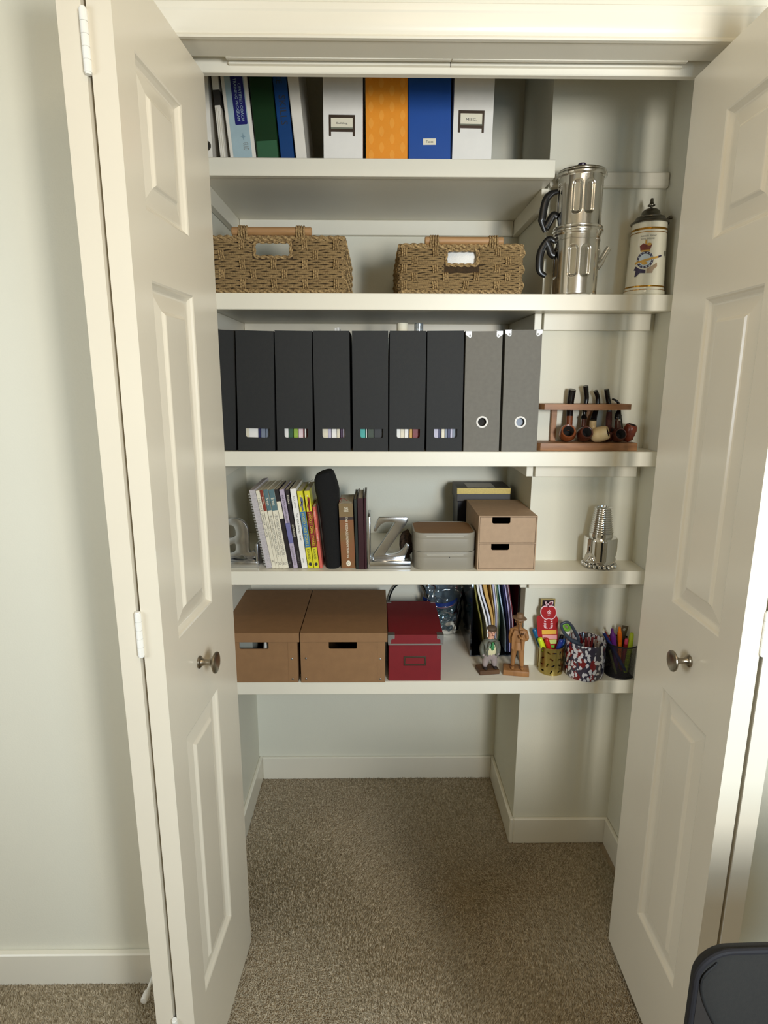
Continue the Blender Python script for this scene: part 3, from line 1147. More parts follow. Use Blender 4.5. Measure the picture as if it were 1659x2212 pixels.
def circ(cx, cz, r, n=24, ry=None):
    return [(cx + r * math.cos(2 * PI * k / n), cz + (ry or r) * math.sin(2 * PI * k / n)) for k in range(n)]


cz, cx, q0 = sh(568), -.0215, 1.26
M_n2 = m2('navy_print', (44, 34, 66), .3)
M_maroon = m2('maroon_print', (112, 44, 34), .3)
M_sky = m2('pale_sky_print', (188, 200, 206), .3)
crest = decal('crest', [circ(cx, cz, .0155 * q0)], M_n2, .0004, t)
decal('roundel', [circ(cx, cz, .0112 * q0)], M_sky, .0007, crest)
decal('sword', [[(cx - .019 * q0, cz - .0075 * q0), (cx + .024 * q0, cz + .0030 * q0), (cx + .0245 * q0, cz + .0068 * q0), (cx - .019 * q0, cz - .0030 * q0)], circ(cx - .001 * q0, cz - .006 * q0, .0055 * q0, 12, .0032 * q0)], M_gold2, .0017, crest)
decal('sword_point', [[(cx + .024 * q0, cz + .0028 * q0), (cx + .033 * q0, cz + .0070 * q0), (cx + .030 * q0, cz + .0085 * q0), (cx + .0245 * q0, cz + .0070 * q0)]], M_n2, .0014, crest)
decal('crown', [[(cx - .0095 * q0, cz + .0165 * q0), (cx + .0070 * q0, cz + .0160 * q0), (cx + .0105 * q0, cz + .027 * q0), (cx + .004 * q0, cz + .0305 * q0), (cx, cz + .0275 * q0), (cx - .005 * q0, cz + .0305 * q0), (cx - .0115 * q0, cz + .026 * q0)]], M_maroon, .0012, crest)
decal('crown_trim', [[(cx - .0085 * q0, cz + .0150 * q0), (cx + .0070 * q0, cz + .0150 * q0), (cx + .0075 * q0, cz + .0178 * q0), (cx - .009 * q0, cz + .0178 * q0)], circ(cx + .0055 * q0, cz + .0280 * q0, .0040 * q0, 12, .0026 * q0), [(cx - .002 * q0, cz + .0285 * q0), (cx + .001 * q0, cz + .0285 * q0), (cx + .0012 * q0, cz + .0365 * q0), (cx - .002 * q0, cz + .0365 * q0)]], M_gold2, .0017, crest)
decal('ribbon', [[(cx - .017 * q0, cz - .0105 * q0), (cx - .010 * q0, cz - .0155 * q0), (cx + .002 * q0, cz - .0185 * q0), (cx + .002 * q0, cz - .0245 * q0), (cx - .008 * q0, cz - .0235 * q0), (cx - .0155 * q0, cz - .0300 * q0), (cx - .0185 * q0, cz - .0300 * q0), (cx - .0165 * q0, cz - .0190 * q0), (cx - .021 * q0, cz - .0175 * q0)]], M_n2, .0014, crest)
decal('ribbon_scroll', [[(cx + .004 * q0, cz - .0170 * q0), (cx + .013 * q0, cz - .0115 * q0), (cx + .0225 * q0, cz - .0055 * q0), (cx + .0235 * q0, cz - .0125 * q0), (cx + .0165 * q0, cz - .0180 * q0), (cx + .0145 * q0, cz - .0245 * q0), (cx + .004 * q0, cz - .0245 * q0)]], m2('tan_scroll_print', (164, 140, 112), .3), .0012, crest)
decal('ring_letters', [circ(cx + .0134 * q0 * math.cos(q * PI / 7), cz + .0134 * q0 * math.sin(q * PI / 7), .0013 * q0, 6) for q in range(14)], M_sky, .0011, crest)
decal('emblem', [circ(.0335, sh(553), .0062, 16, .0066), [(.033, sh(562)), (.038, sh(562)), (.0375, sh(557))]], m2('grey_green_print', (110, 108, 92), .3), .0005, t)
for s, py, wd, xo in (('RANGER  FLIGHT', 517, .036, -.0165), ('ROYAL  ENGLAND', 523, .031, -.0185)):
    lettering(t, s, M_greyink, wd, .0036, xo, 0, sh(py), wrap=wrapcyl)
# ------------------------------------------------------------------ black and grey file boxes
MXZ = Matrix(((1, 0, 0, 0), (0, 0, 1, 0), (0, -1, 0, 0), (0, 0, 0, 1)))


def slab2(bm, poly, z0, z1, holes=(), bev=0, mi=0):
    plate(bm, poly, -z0, -z1, holes=holes, M=MXZ, mi=mi, bev=bev)
    return bm


ordinal = ['first', 'second', 'third', 'fourth', 'fifth', 'sixth', 'seventh']
tops = [(474, 506.5), (508, 591), (593, 673), (675.5, 754), (760, 838.5), (842.5, 921), (923, 1003)]
bots = [(488, 512), (514.5, 594.5), (598, 677), (680, 758.5), (762, 839), (839.5, 918), (920.5, 998)]
cap_px = {1: [(.00, .10, 'cream'), (.10, .47, 'white'), (.47, .60, 'navy'), (.60, .78, 'slate'), (.80, .98, 'slate')],
          2: [(0, .14, 'white'), (.15, .34, 'green'), (.35, .54, 'lime'), (.56, .77, 'pink'), (.77, .81, 'red'), (.83, .90, 'white'), (.91, .99, 'red')],
          3: [(.02, .22, 'cream'), (.23, .36, 'lilac'), (.38, .60, 'white'), (.61, .74, 'cream'), (.76, .86, 'plum'), (.87, .99, 'lilac')],
          4: [(0, .22, 'teal'), (.23, .28, 'white'), (.30, .58, 'moss'), (.60, .99, 'black')],
          5: [(.0, .17, 'white'), (.17, .34, 'cream'), (.35, .52, 'white'), (.56, .68, 'ochre'), (.70, .99, 'red')],
          6: [(.02, .20, 'lilac'), (.21, .32, 'navy'), (.34, .48, 'cream'), (.49, .60, 'slate'), (.61, .72, 'navy'), (.73, .83, 'lilac'), (.84, .97, 'slate')]}
MAGC = {k: m2('magazine_' + k, v, .45) for k, v in dict(cream=(226, 216, 190), white=(238, 234, 226), navy=(28, 30, 80), slate=(120, 128, 142), green=(48, 84, 58), lime=(150, 180, 66),
        pink=(232, 206, 206), red=(120, 30, 34), lilac=(190, 184, 200), plum=(70, 44, 72), teal=(74, 176, 164), moss=(52, 64, 46), black=(16, 16, 18), ochre=(196, 150, 66)).items()}
Z3 = Zs[2]
seen_lab = {}


def mag_slot(w):
    c = .0
    s = 51 / 78 * w
    z0, z1 = .0345, .0575
    x0 = -s / 2 + .0035
    return rrect(x0, x0 + s, z0, z1, .0055, 4, (1, 1, 0, 0))


for i, ((tl, tr), (bl, br)) in enumerate(zip(tops, bots)):
    yt = 713 if i == 0 else 715
    yf = .268 if i else .285
    lab = 'black cardboard file box, %s of the black row from the folded door' % ordinal[i]
    if i == 0:
        t, w, h = file_box('file_box', 'black file box half hidden behind the folded door', (tl - 45, tr, yt, bl - 56, br, 972), Z3, yf, M_black, group='black file boxes')
    else:
        t, w, h = file_box('file_box', lab, (tl, tr, yt, bl, br, 972), Z3, yf, M_black, group='black file boxes', slot=mag_slot)
    if i == 0:
        continue
    s = 51 / 78 * w
    x0 = -s / 2 + .0035
    for a, b_, c in cap_px[i]:
        aa, bb = x0 + a * s, x0 + b_ * s
        if a < .03:
            aa -= .006
        if b_ > .95:
            bb += .006
        key = (i, c)
        n = seen_lab[key] = seen_lab.get(key, 0) + 1
        total = sum(1 for q in cap_px[i] if q[2] == c)
        nm = {'cream': 'cream', 'lilac': 'lilac', 'ochre': 'ochre'}.get(c, c)
        lab = '%s magazine showing through the slot of the %s black file box' % (nm, ordinal[i])
        if total > 1:
            lab = '%s %s magazine showing through the slot of the %s black file box' % (ordinal[n - 1], nm, ordinal[i])
        b = B()
        dep = .20 + .01 * (n % 3)
        hh = .225 - .012 * ((n + i) % 4)
        box(b, aa + .0002, bb - .0002, .0130 + .003 * ((n + len(nm)) % 3), dep, .0030, .070 if i else hh, .0004)
        o = tag(ob('magazine', b, MAGC[c]), lab, 'magazine', 'magazines in the %s black file box' % ordinal[i])
        o.matrix_world = Matrix.Translation(t.location) @ Matrix.Rotation(t.rotation_euler.y, 4, 'Y')

# things that stick out above the black boxes
def peek(name, lab, cat, px0, px1, py, y, mm, rr=None):
    a, b_ = at(px0, py, y), at(px1, py, y)
    r = (b_.x - a.x) / 2
    c = ((a.x + b_.x) / 2, y)
    z0 = Z3 + .003
    b = B()
    lathe(b, [(0, z0), (r, z0), (r, a.z - .0015), (r - .0015, a.z), (r * .78, a.z), (r * .78, a.z - .012), (0, a.z - .012)], 28, c=c)
    return tag(ob(name, b, mm), lab, cat)


peek('paper_roll', 'white paper roll standing up out of the fifth black file box', 'roll', 857, 881.5, 698, .335, M_cream)
peek('clear_tube', 'grey translucent tube standing up beside the white paper roll', 'tube', 895, 914.5, 698.5, .335, glassy('smoky_clear_plastic', (150, 158, 162), .15, .45))
A_ = at(722.5, 708, .36)
b = B()
for k in range(2):
    box(b, A_.x + k * .0068, A_.x + .006 + k * .0068, .36, .42, Z3 + .0715, A_.z + .001 * k, .0006)
tag(ob('white_booklets', b, M_white), 'two small white booklets peeking over the third black file box', 'booklets')

for i, (tl, tr, yt, bl, br, yb) in enumerate(((1005.5, 1087, 716, 1001, 1077.5, 971.5), (1091.5, 1172.5, 713, 1082.5, 1159.5, 971))):
    lab = ('grey box file with metal corners and finger ring, next to the black boxes', 'grey box file with metal corners, standing next to the pipe rack')[i]

    def ring_hole(w):
        return [(c_[0], c_[1]) for c_ in [(.0005 + .0115 * math.cos(2 * PI * k / 24), .0755 + .0115 * math.sin(2 * PI * k / 24)) for k in range(24)]]
    t, w, h = file_box('box_file', lab, (tl, tr, yt, bl, br, yb), Z3, .266, M_grey, group='grey box files', slot=ring_hole, closed=True)
    t['category'] = 'box file'
    b = B()
    lathe(b, [(.0108, 0), (.0150, 0), (.0150, .0012), (.0128, .0020), (.0108, .0012)], 32, M=Matrix.Translation((.0005, .0003, .0755)) @ Matrix.Rotation(PI / 2, 4, 'X'))
    ob('finger_ring', b, m2('white_enamel_ring', (236, 232, 226), .3), t)
    ob('inner_folder', box(B(), -.015, .018, .012, .03, .03, .13), (M_dark if i == 0 else MAGC['slate']), t)
    for s in (-1, 1):
        cn_ = B()
        P = [(0, 0), (.0135, 0), (.0155, -.003), (.0155, -.0125), (.0120, -.0165), (.0085, -.0150), (0, -.0085)]
        plate(cn_, [(s * (w / 2 + .0006) - s * x, h + .0006 + z) for x, z in P], -.0008, 0)
        box(cn_, *sorted((s * (w / 2 + .0006), s * (w / 2 - .0155))), -.0008, .016, h, h + .0008)
        lathe(cn_, [(0, 0), (.0024, 0), (.0018, .0012), (0, .0016)], 10, M=Matrix.Translation((s * (w / 2 - .0105), -.0008, h - .0105)) @ Matrix.Rotation(PI / 2, 4, 'X'))
        ob('metal_corner', cn_, M_steel, t)

# ------------------------------------------------------------------ pipe rack with pipes
YR = .283
rz = Zs[2]
rx = lambda px, py=965, y=YR: at(px, py, y).x
t = thing('pipe_rack', 'wooden pipe rack with angled front, holding a row of tobacco pipes', 'pipe rack', (rx(1275), YR, rz))
x_ = lambda px: rx(px) - rx(1275)
dY = YN - YR - .002
zt0, zt1 = at(1285, 886, YR).z - rz, at(1285, 873.5, YR).z - rz
hz0 = at(1285, 958, YR).z - rz
slab2_b = B()
slab2(slab2_b, [(x_(1160.5), .022), (x_(1169), .006), (x_(1292), 0), (x_(1380), .010), (x_(1380), dY), (x_(1160.5), dY)], .0003, hz0, bev=.0008)
ob('base_board', slab2_b, M_rack, t)
STEMX = [(1230.5, 880), (1265.5, 880), (1291, 880), (1316, 880), (1335.5, 880)]
holes = []
yst = .052
for i, (px, py) in enumerate(STEMX):
    cxh = rx(px, py, YR + yst) - rx(1275)
    r_ = (.0122, .0105, .0135, .0122, .0105)[i]
    holes.append([(cxh + r_ * math.cos(2 * PI * k / 14), yst + .011 * math.sin(2 * PI * k / 14)) for k in range(14)])
tb = B()
slab2(tb, [(rx(1170, 880) - rx(1275), .022), (rx(1178, 880) - rx(1275), .006), (rx(1286, 880) - rx(1275), 0), (rx(1367, 880) - rx(1275), .010), (rx(1367, 880) - rx(1275), dY), (rx(1170, 880) - rx(1275), dY)], zt0, zt1, holes=holes)
ob('top_board', tb, M_rack, t)
for px in (1272, 1196):
    xx = rx(px, 920, YR + dY - .01) - rx(1275)
    ob('post', box(B(), xx - .0075, xx + .0075, dY - .0105, dY - .0005, hz0, zt0, .001), M_rack, t)
rack_top = rz + hz0

M_briar = mat('briar', (134, 72, 34), .25, two=(96, 44, 22), vs=60, coat=.3)
M_briar2 = mat('dark_briar', (88, 42, 26), .3, two=(54, 24, 18), vs=80, coat=.2)
M_rust = mat('rusticated_briar', (96, 44, 32), .5, two=(58, 24, 20), vs=160, bump=.6, bs=500)
M_meer = mat('meerschaum', (222, 200, 156), .35, two=(198, 168, 118), vs=24)
M_vulc = m2('vulcanite', (16, 14, 15), .18)
M_char = m2('charred_bowl', (18, 14, 12), .9)


def pipe(label, c, yc, r, axis, ln, mm, stem, shank=1, ring=None, carve=None, open_r=.68):
    """c pixel of the bowl centre; stem: (px,py,depth y,radius px,flat) from the bowl upwards; the first `shank` spans are wood"""
    k = 812.0
    p = at(c[0], c[1], yc)
    ax = Vector(axis).normalized()
    z = Vector((0, 0, 1))
    rot = z.rotation_difference(ax).to_matrix().to_4x4()
    r = r / k
    # bowl reaches exactly down to the base board
    t = thing('tobacco_pipe', label, 'pipe', p, group='tobacco pipes in the rack')
    prof = [(0, -ln * .52), (r * .55, -ln * .49), (r * .86, -ln * .33), (r, -ln * .02), (r * .97, ln * .22), (r * .86, ln * .44), (r * .80, ln * .5), (r * open_r, ln * .5), (r * (open_r - .06), ln * .46), (r * .42, -ln * .2), (0, -ln * .3)]
    b = B()
    lathe(b, prof, 40, M=rot, f=carve)
    low = min(v.co.z for v in b.verts)
    t.location.z = rack_top - low + .0004
    off = t.location.z - p.z
    bo = ob('bowl', b, mm, t, 60)
    b = B()
    lathe(b, [(r * (open_r - .005), ln * .492), (r * (open_r - .075), ln * .45), (r * .40, -ln * .17), (0, -ln * .26)], 28, M=rot)
    ob('tobacco_chamber', b, M_char, bo)
    P = [at(q[0], q[1], q[2]) - p - Vector((0, 0, off * max(0, 1 - i / 2))) for i, q in enumerate(stem)]
    R = [q[3] / k for q in stem]

    def run(i0, i1, m_, nm, n=8, flat=1):
        pts = spline(P[i0:i1 + 1], n)
        rr = []
        for i in range(i0, i1):
            rr += [R[i] + (R[i + 1] - R[i]) * j / n for j in range(n)]
        rr.append(R[i1])
        b = B()
        tube(b, pts, rr, 16)
        return ob(nm, b, m_, t, 50)

    if shank:
        run(0, shank, mm, 'shank')
    run(shank, len(stem) - 1, M_vulc, 'stem')
    if ring:
        d = (P[shank + 1] - P[shank]).normalized()
        b = B()
        tube(b, [P[shank] - d * .0018, P[shank] + d * .0018], R[shank] * 1.06, 20)
        ob('metal_band', b, M_chrome, t)
    return t


YB_, YSm = YR + .030, YR + .052
pipe('briar pipe with a wide flat black bit, nearest the grey box file', (1225, 941), YB_, 18.2, (-.12, -.9, .42), .040, M_briar,
     [(1229, 931, YB_ + .010, 6.5), (1229.5, 918, YB_ + .014, 6.9), (1230, 904, YSm - .004, 7), (1231, 885, YSm, 7.0), (1232.5, 868, YSm, 7.6), (1235, 852, YSm - .002, 8.0), (1236.5, 846.5, YSm - .004, 7.6)], 2)
pipe('dark briar pipe with a turned black stem, tallest in the rack', (1261.5, 941), YB_, 16.2, (.08, -.92, .38), .040, M_briar2,
     [(1259.5, 930, YB_ + .010, 5), (1260, 921, YB_ + .015, 5), (1260.5, 908, YSm - .004, 4.2), (1260.8, 906, YSm - .003, 7), (1261, 903, YSm - .002, 6.2), (1261.5, 899, YSm - .001, 3.4), (1262, 893, YSm, 3.6), (1262.5, 891, YSm, 6), (1263, 888, YSm, 3.8), (1265.5, 876, YSm, 4.6),
      (1267, 862, YSm, 5), (1266, 848, YSm - .003, 5.2), (1264.8, 836.5, YSm - .006, 5.8)], 2)
pipe('ivory meerschaum pipe with a bent black stem, in the middle of the rack', (1294.5, 941), YB_ - .006, 16.5, (.84, -.50, .30), .046, M_meer,
     [(1285, 937, YB_ + .004, 8), (1280.5, 925, YB_ + .014, 7.6), (1281, 911, YSm - .010, 7.2), (1283.5, 901, YSm - .006, 6.2), (1287.5, 888, YSm, 5.2), (1291, 876, YSm, 4.8), (1291, 862, YSm, 4.6), (1288.5, 853, YSm - .003, 4.6), (1286, 847, YSm - .005, 4.6)], 2)
pipe('rusticated brown pipe with a straight black bit, behind the ivory pipe', (1314, 943), YB_ + .012, 13.5, (.0, -.55, .8), .034, M_rust,
     [(1314.5, 934, YB_ + .018, 6), (1314.5, 921, YSm - .008, 6.5), (1315, 907, YSm - .003, 6.6), (1316, 894, YSm, 5.6), (1315.5, 880, YSm, 5.2), (1313, 866, YSm, 5.0), (1311.5, 856, YSm - .002, 5.2), (1310, 845, YSm - .004, 5.2)], 3)
pipe('dark pipe with a silver band and thin hooked stem, wide bowl facing out', (1335, 943), YB_ - .004, 15.0, (.06, -.95, .30), .034, M_briar2,
     [(1335, 932, YB_ + .006, 7.5), (1334.5, 922, YB_ + .012, 7.0), (1334, 911, YSm - .006, 5.6), (1334.5, 905, YSm - .003, 7.2), (1335.5, 897, YSm - .002, 6.4), (1337, 887, YSm, 3.6), (1336.5, 876, YSm, 3.0), (1331, 868, YSm, 2.4), (1322, 864, YSm + .002, 2.0)], 2, ring=True, open_r=.74)


def carve(r, z, a):
    return r * (1 + .16 * math.sin(a * 4 + z * 260) * (1 if z < .014 else .3) + (.12 if int((z + .05) * 110) % 2 else 0))


pipe('reddish carved pipe with a knobbly tapered bowl, at the free rack end', (1358, 938), YB_ + .004, 12.5, (.22, -.25, .94), .046, mat('red_briar', (122, 52, 30), .35, two=(84, 30, 20), vs=90, coat=.2),
     [(1350, 946, YB_ + .004, 7), (1344, 942, YB_ + .014, 6), (1341, 930, YSm + .002, 5), (1340, 915, YSm + .006, 4), (1339.5, 900, YSm + .010, 3.6)], 2, carve=carve)

# ------------------------------------------------------------------ books on the fourth shelf
Z4 = Zs[3]
YK = .290


def letter_end(label, outline, holes, sc, ox, oy, plate_side, bx0, bx1, bytop, bybot, vx0, vx1, vytop, mm, pxw):
    """aluminium letter bookend: upright plate, flat base, letter standing on it; pixel outlines of its front"""
    p = on((bx0 + bx1) / 2, bybot, Z4)
    yf = p.y
    t = thing('letter_bookend', label, 'bookend', (p.x, yf, Z4 + .0003))
    q = lambda x, y, yy=yf: ((at(ox + x / sc, oy + y / sc, yy).x - p.x), at(ox + x / sc, oy + y / sc, yy).z - Z4)
    zb = at(bx0, bytop, yf).z - Z4
    ob('base', box(B(), at(bx0, bybot, yf).x - p.x, at(bx1, bybot, yf).x - p.x, 0, .085, 0, zb, .003, seg=2), mm, t)
    v0, v1 = at(vx0, 1170, yf).x - p.x, at(vx1, 1170, yf).x - p.x
    if v1 - v0 < .004:
        v1 = v0 + .005
    ob('upright_plate', box(B(), v0, v1, 0, .085, 0, at(vx0, vytop, yf).z - Z4, .002, seg=2), mm, t)
    yl = .022
    z_l = min(q(x, y)[1] for x, y in outline)
    dz = zb - .0006 - z_l
    f = lambda pt: (q(*pt, yf + yl)[0], q(*pt, yf + yl)[1])
    zmin = min(f(pt)[1] for pt in outline)
    ob('letter', plate(B(), [(f(pt)[0], f(pt)[1] - zmin + zb - .0006) for pt in outline], yl, yl + .018, [[(f(pt)[0], f(pt)[1] - zmin + zb - .0006) for pt in hl] for hl in holes], bev=.0022), mm, t)
    return t


def smooth_loop(pts, n=5):
    P = [Vector((x, y, 0)) for x, y in pts]
    out = []
    N = len(P)
    for i in range(N):
        a, b_, c, d = P[i - 1], P[i], P[(i + 1) % N], P[(i + 2) % N]
        for k in range(n):
            t_ = k / n
            v = .5 * ((2 * b_) + (c - a) * t_ + (2 * a - 5 * b_ + 4 * c - d) * t_ ** 2 + (3 * b_ - a - 3 * c + d) * t_ ** 3)
            out.append((v.x, v.y))
    return out


M_alud = mat('cast_aluminium', (206, 208, 212), .19, 1, var=.05, vs=40, bump=.08, bs=60)
ao = smooth_loop([(-60, 1060), (20, 1005), (110, 990), (220, 1005), (310, 1060), (365, 1150), (385, 1260), (390, 1400), (392, 1540), (415, 1590), (460, 1568), (505, 1592), (530, 1640), (500, 1690), (430, 1715), (340, 1705), (270, 1655),
                  (150, 1695), (60, 1712), (-60, 1700), (-130, 1620), (-140, 1500), (-80, 1400), (60, 1340), (150, 1300), (150, 1200), (110, 1125), (40, 1110), (-40, 1150), (-110, 1190), (-130, 1120)], 4)
letter_end('aluminium letter a bookend half hidden behind the folded door', ao, [smooth_loop([(150, 1440), (60, 1465), (5, 1520), (25, 1585), (90, 1598), (150, 1560)], 4)], 8.295, 490, 1000, 1, 470, 556, 1213, 1227, 551, 556, 1176, M_alud, 0)
zo = [(1140, 768), (1330, 764), (1520, 766), (1538, 778), (1536, 812), (1512, 868), (1440, 960), (1360, 1075), (1270, 1205), (1228, 1268), (1275, 1278), (1345, 1275), (1420, 1252), (1478, 1200), (1512, 1140), (1530, 1132), (1560, 1150), (1556, 1172), (1538, 1215), (1505, 1300), (1495, 1338),
      (1300, 1340), (1062, 1338), (1048, 1318), (1052, 1296), (1110, 1215), (1200, 1085), (1290, 945), (1362, 836), (1300, 828), (1230, 832), (1170, 862), (1128, 912), (1098, 966), (1062, 950), (1085, 890), (1108, 830)]
letter_end('aluminium letter Z bookend holding up the row of books', zo, [], 6.38, 640, 1000, -1, 796, 888.5, 1213, 1230, 794.5, 800.5, 1116, M_alud, 0)

NB = dict(group='books leaning between the letter bookends')
M_tealb = m2('slate_teal_cover', (88, 116, 122), .4)
M_whiteb = m2('white_cover', (228, 220, 198), .45)
M_brickb = m2('brick_red_print', (136, 54, 40), .4)
M_lav = m2('lavender_cover', (182, 168, 186), .4)
M_lavb = m2('violet_blue_print', (112, 112, 160), .4)
M_dkb = m2('near_black_cover', (34, 28, 30), .4)
M_yel = m2('yellow_cover', (214, 206, 40), .4)
M_bluep = m2('comic_blue_print', (66, 116, 160), .4)
M_redp = m2('comic_red_print', (132, 34, 36), .4)
M_salm = m2('salmon_cover', (206, 98, 84), .45)
# spiral notebook
w, h, p, a = stand((537.5, 551, 1059, 575.5, 588, 1229), Z4, YK)
t = thing('spiral_notebook', 'white wire-bound notebook, first in the leaning row of books', 'notebook', p, (0, a, 0), **NB)
b = B()
n_ = 9
for k in range(n_):
    x0 = -w / 2 + w * k / n_
    box(b, x0 + .0001, x0 + w / n_ - .0002, .0002 * (k % 3), .20, 0, h - .0006 * (k % 2))
ob('pages', b, mat('notebook_pages', (216, 208, 206), .8, two=(180, 172, 176), vs=300, stretch=(.05, .05, 1)), t)
b = B()
nc = 27
for k in range(nc):
    z = .006 + (h - .014) * (k + .5) / nc
    for dz in (0, .0018):
        tube(b, [(-w / 2 - .0015 + .0042 * math.cos(q * 2 * PI / 12), .004 + .0065 * math.sin(q * 2 * PI / 12), z + dz) for q in range(12)], .0005, 5, True)
ob('wire_coil', b, m2('white_coated_wire', (206, 204, 200), .4), t)
book('book', 'slim white leader guide book beside the wire-bound notebook', 'book', (551.5, 560.3, 1060.5, 588.3, 596.2, 1229), Z4, YK, .15, M_whiteb,
     texts=[('HUDDLE  LEADER  GUIDE', .345, .50, M_greyink, .52, True), ('3dm', .905, .030, M_greyink, .5, False)], **NB)
book('book', 'slim white book with a brick red top on its spine', 'book', (560.5, 567.6, 1059.5, 596.4, 602.6, 1229), Z4, YK, .15, M_whiteb,
     bands=[(0, .262, M_brickb)], texts=[('Breen', .13, .09, M_cream, .5, True), ('- FAMILY ON MISSION -', .56, .34, M_greyink, .45, True), ('3dm', .925, .022, M_greyink, .6, False)], **NB)
for k, (tl, tr, bl, br) in enumerate(((568, 578.7, 602.9, 611.6), (579.2, 591.8, 611.9, 624.2))):
    book('book', ('white discipling book with slate teal spine top, thinner of the two', 'white discipling book with slate teal spine top, thicker of the two')[k], 'book', (tl, tr, 1058, bl, br, 1229), Z4, YK, .15, M_whiteb,
         bands=[(0, .262, M_tealb)], texts=[('Breen', .150, .095, M_cream, .62, True), ('- BUILDING A DISCIPLING CULTURE -', .58, .545, M_greyink, .50, True), ('3D', .940, .030, M_greyink, .80, False)], **NB)
book('book', 'dark book with a blank cream label on its spine', 'book', (592.2, 601.2, 1057.5, 624.5, 633.6, 1229), Z4, YK, .14, M_dkb, bands=[(.150, .365, M_cream)], texts=[('III', .93, .03, M_greyink, .5, False)], **NB)
book('book', 'lavender book with a violet blue band on its spine', 'book', (602.2, 613.4, 1057.8, 634.2, 643.6, 1229.5), Z4, YK, .145, M_lav, bands=[(.42, .68, M_lavb)],
     texts=[('FIVE STEPS FROM ETERNITY', .25, .36, M_ink, .42, True), ('M. LEANNE PAYNE', .84, .24, M_greyink, .42, True)], **NB)
book('book', 'black book with white spine lettering beside the lavender book', 'book', (614.8, 624.4, 1058, 644.2, 651.8, 1229.5), Z4, YK, .14, M_dkb,
     texts=[('Exiles', .125, .11, M_cream, .55, True), ('ON THE ROAD', .52, .16, M_cream, .45, True), ('ROBERT J.', .86, .15, M_greyink, .4, True)], **NB)
book('book', 'plain white book with black spine title, touching the yellow hockey card book', 'book', (625.4, 639.2, 1056.5, 652.6, 664.2, 1229.5), Z4, YK, .15, M_white,
     texts=[('RICK LEWIS', .165, .145, M_greyink, .30, True), ('THE  JESUS-SHAPED  WAY', .475, .345, M_ink, .40, True), ('Olive', .90, .06, M_greyink, .30, True)], **NB)
for k, (tl, tr, bl, br, mm, lab) in enumerate(((641, 653.4, 665.6, 677.6, M_bluep, 'yellow hockey card book with a blue title band'), (656.3, 668.6, 678.6, 689.6, M_redp, 'yellow hockey card book with a red title band'))):
    t, w, h = book('book', lab, 'book', (tl, tr, 1061.5 if k == 0 else 1061, bl, br, 1229.5), Z4, YK, .15, M_yel, bands=[(.262, .728, mm)],
                   texts=[('HOCKEY CARD STORIES' + (' 2' if k == 0 else ''), .495, .425, M_yel, .50, True), ('KEN REID', .815, .135, M_ink, .42, True)], **NB)
    # little printed figure of a hockey player and a round publisher mark
    b = B()
    P = lambda *pts: plate(b, [(x * w, h * (1 - f)) for x, f in pts], -.0008, -.0004)
    P((.02, .075), (.34, .085), (.40, .135), (.22, .190), (.02, .165), (-.10, .115))
    P((-.10, .165), (.22, .175), (.24, .245), (-.06, .255))
    P((.10, .12), (-.38, .205), (-.42, .222), (.14, .150))
    ob('player_print', b, mm if k else m2('comic_slate_print', (92, 96, 130), .4), t)
    b = B()
    plate(b, [(x, z) for x, z in circ(-.02 * w, h * (1 - .062), w * .17, 12)], -.0008, -.0004)
    ob('player_face', b, m2('pale_print', (228, 206, 180), .5), t)
    b = B()
    plate(b, [(w * .02 + w * .30 * (1 + .14 * math.cos(6 * q * PI / 12)) * math.cos(q * PI / 12), h * .052 + w * .34 * (1 + .14 * math.cos(6 * q * PI / 12)) * math.sin(q * PI / 12)) for q in range(24)], -.0008, -.0004)
    ob('publisher_mark', b, M_ink, t)
book('book', 'thin salmon booklet pressed against the black fabric case', 'book', (674.6, 681.2, 1095, 690.6, 697.4, 1229.8), Z4, YK, .12, M_salm,
     texts=[('PSALMS', .14, .12, M_cream, .4, True), ('JOURNEY', .45, .22, M_cream, .4, True)], **NB)

# black fabric case
prof = [(699.5, 736.2, 1229), (699, 736.6, 1222), (697, 736, 1200), (692, 734.8, 1160), (687, 733.2, 1120), (681.5, 732.2, 1085), (677, 731.6, 1067), (674.5, 729, 1052), (674.5, 725.5, 1040), (678, 722, 1030), (688, 719.5, 1024.5), (697, 716, 1022)]
pb = on(718, 1229, Z4)
t = thing('fabric_case', 'tall black fabric case standing between the books', 'case', (pb.x, YK - .004, Z4))
b = B()
rings = []
for l_, r_, y_ in prof:
    A_, C_ = at(l_, y_, YK - .004), at(r_, y_, YK - .004)
    cx, hw, z = (A_.x + C_.x) / 2 - pb.x, (C_.x - A_.x) / 2 - .0020, max(.0004, A_.z - Z4)
    dep = .105 * (1 if y_ > 1060 else .78 + .22 * (y_ - 1022) / 38)
    ring = []
    for k in range(28):
        an = 2 * PI * k / 28
        c_, s_ = math.cos(an), math.sin(an)
        q = (abs(c_) ** 3.2 + abs(s_) ** 3.2) ** (-1 / 3.2)
        wob = 1 + .012 * math.sin(z * 90 + k)
        ring.append(b.verts.new((cx + hw * c_ * q * wob, dep / 2 + dep / 2 * s_ * q, z)))
    rings.append(ring)
for A_, C_ in zip(rings, rings[1:]):
    for k in range(28):
        b.faces.new((A_[k], A_[(k + 1) % 28], C_[(k + 1) % 28], C_[k]))
b.faces.new(rings[0])
b.faces.new(rings[-1])
ob('fabric_body', b, M_blackfab, t, 70)
b = B()
tube(b, spline([(-.026, .012, .150), (-.029, .010, .172), (-.018, .008, .188), (-.004, .012, .196)], 6), .0012, 6)
ob('zip_piping', b, M_blackfab, t)
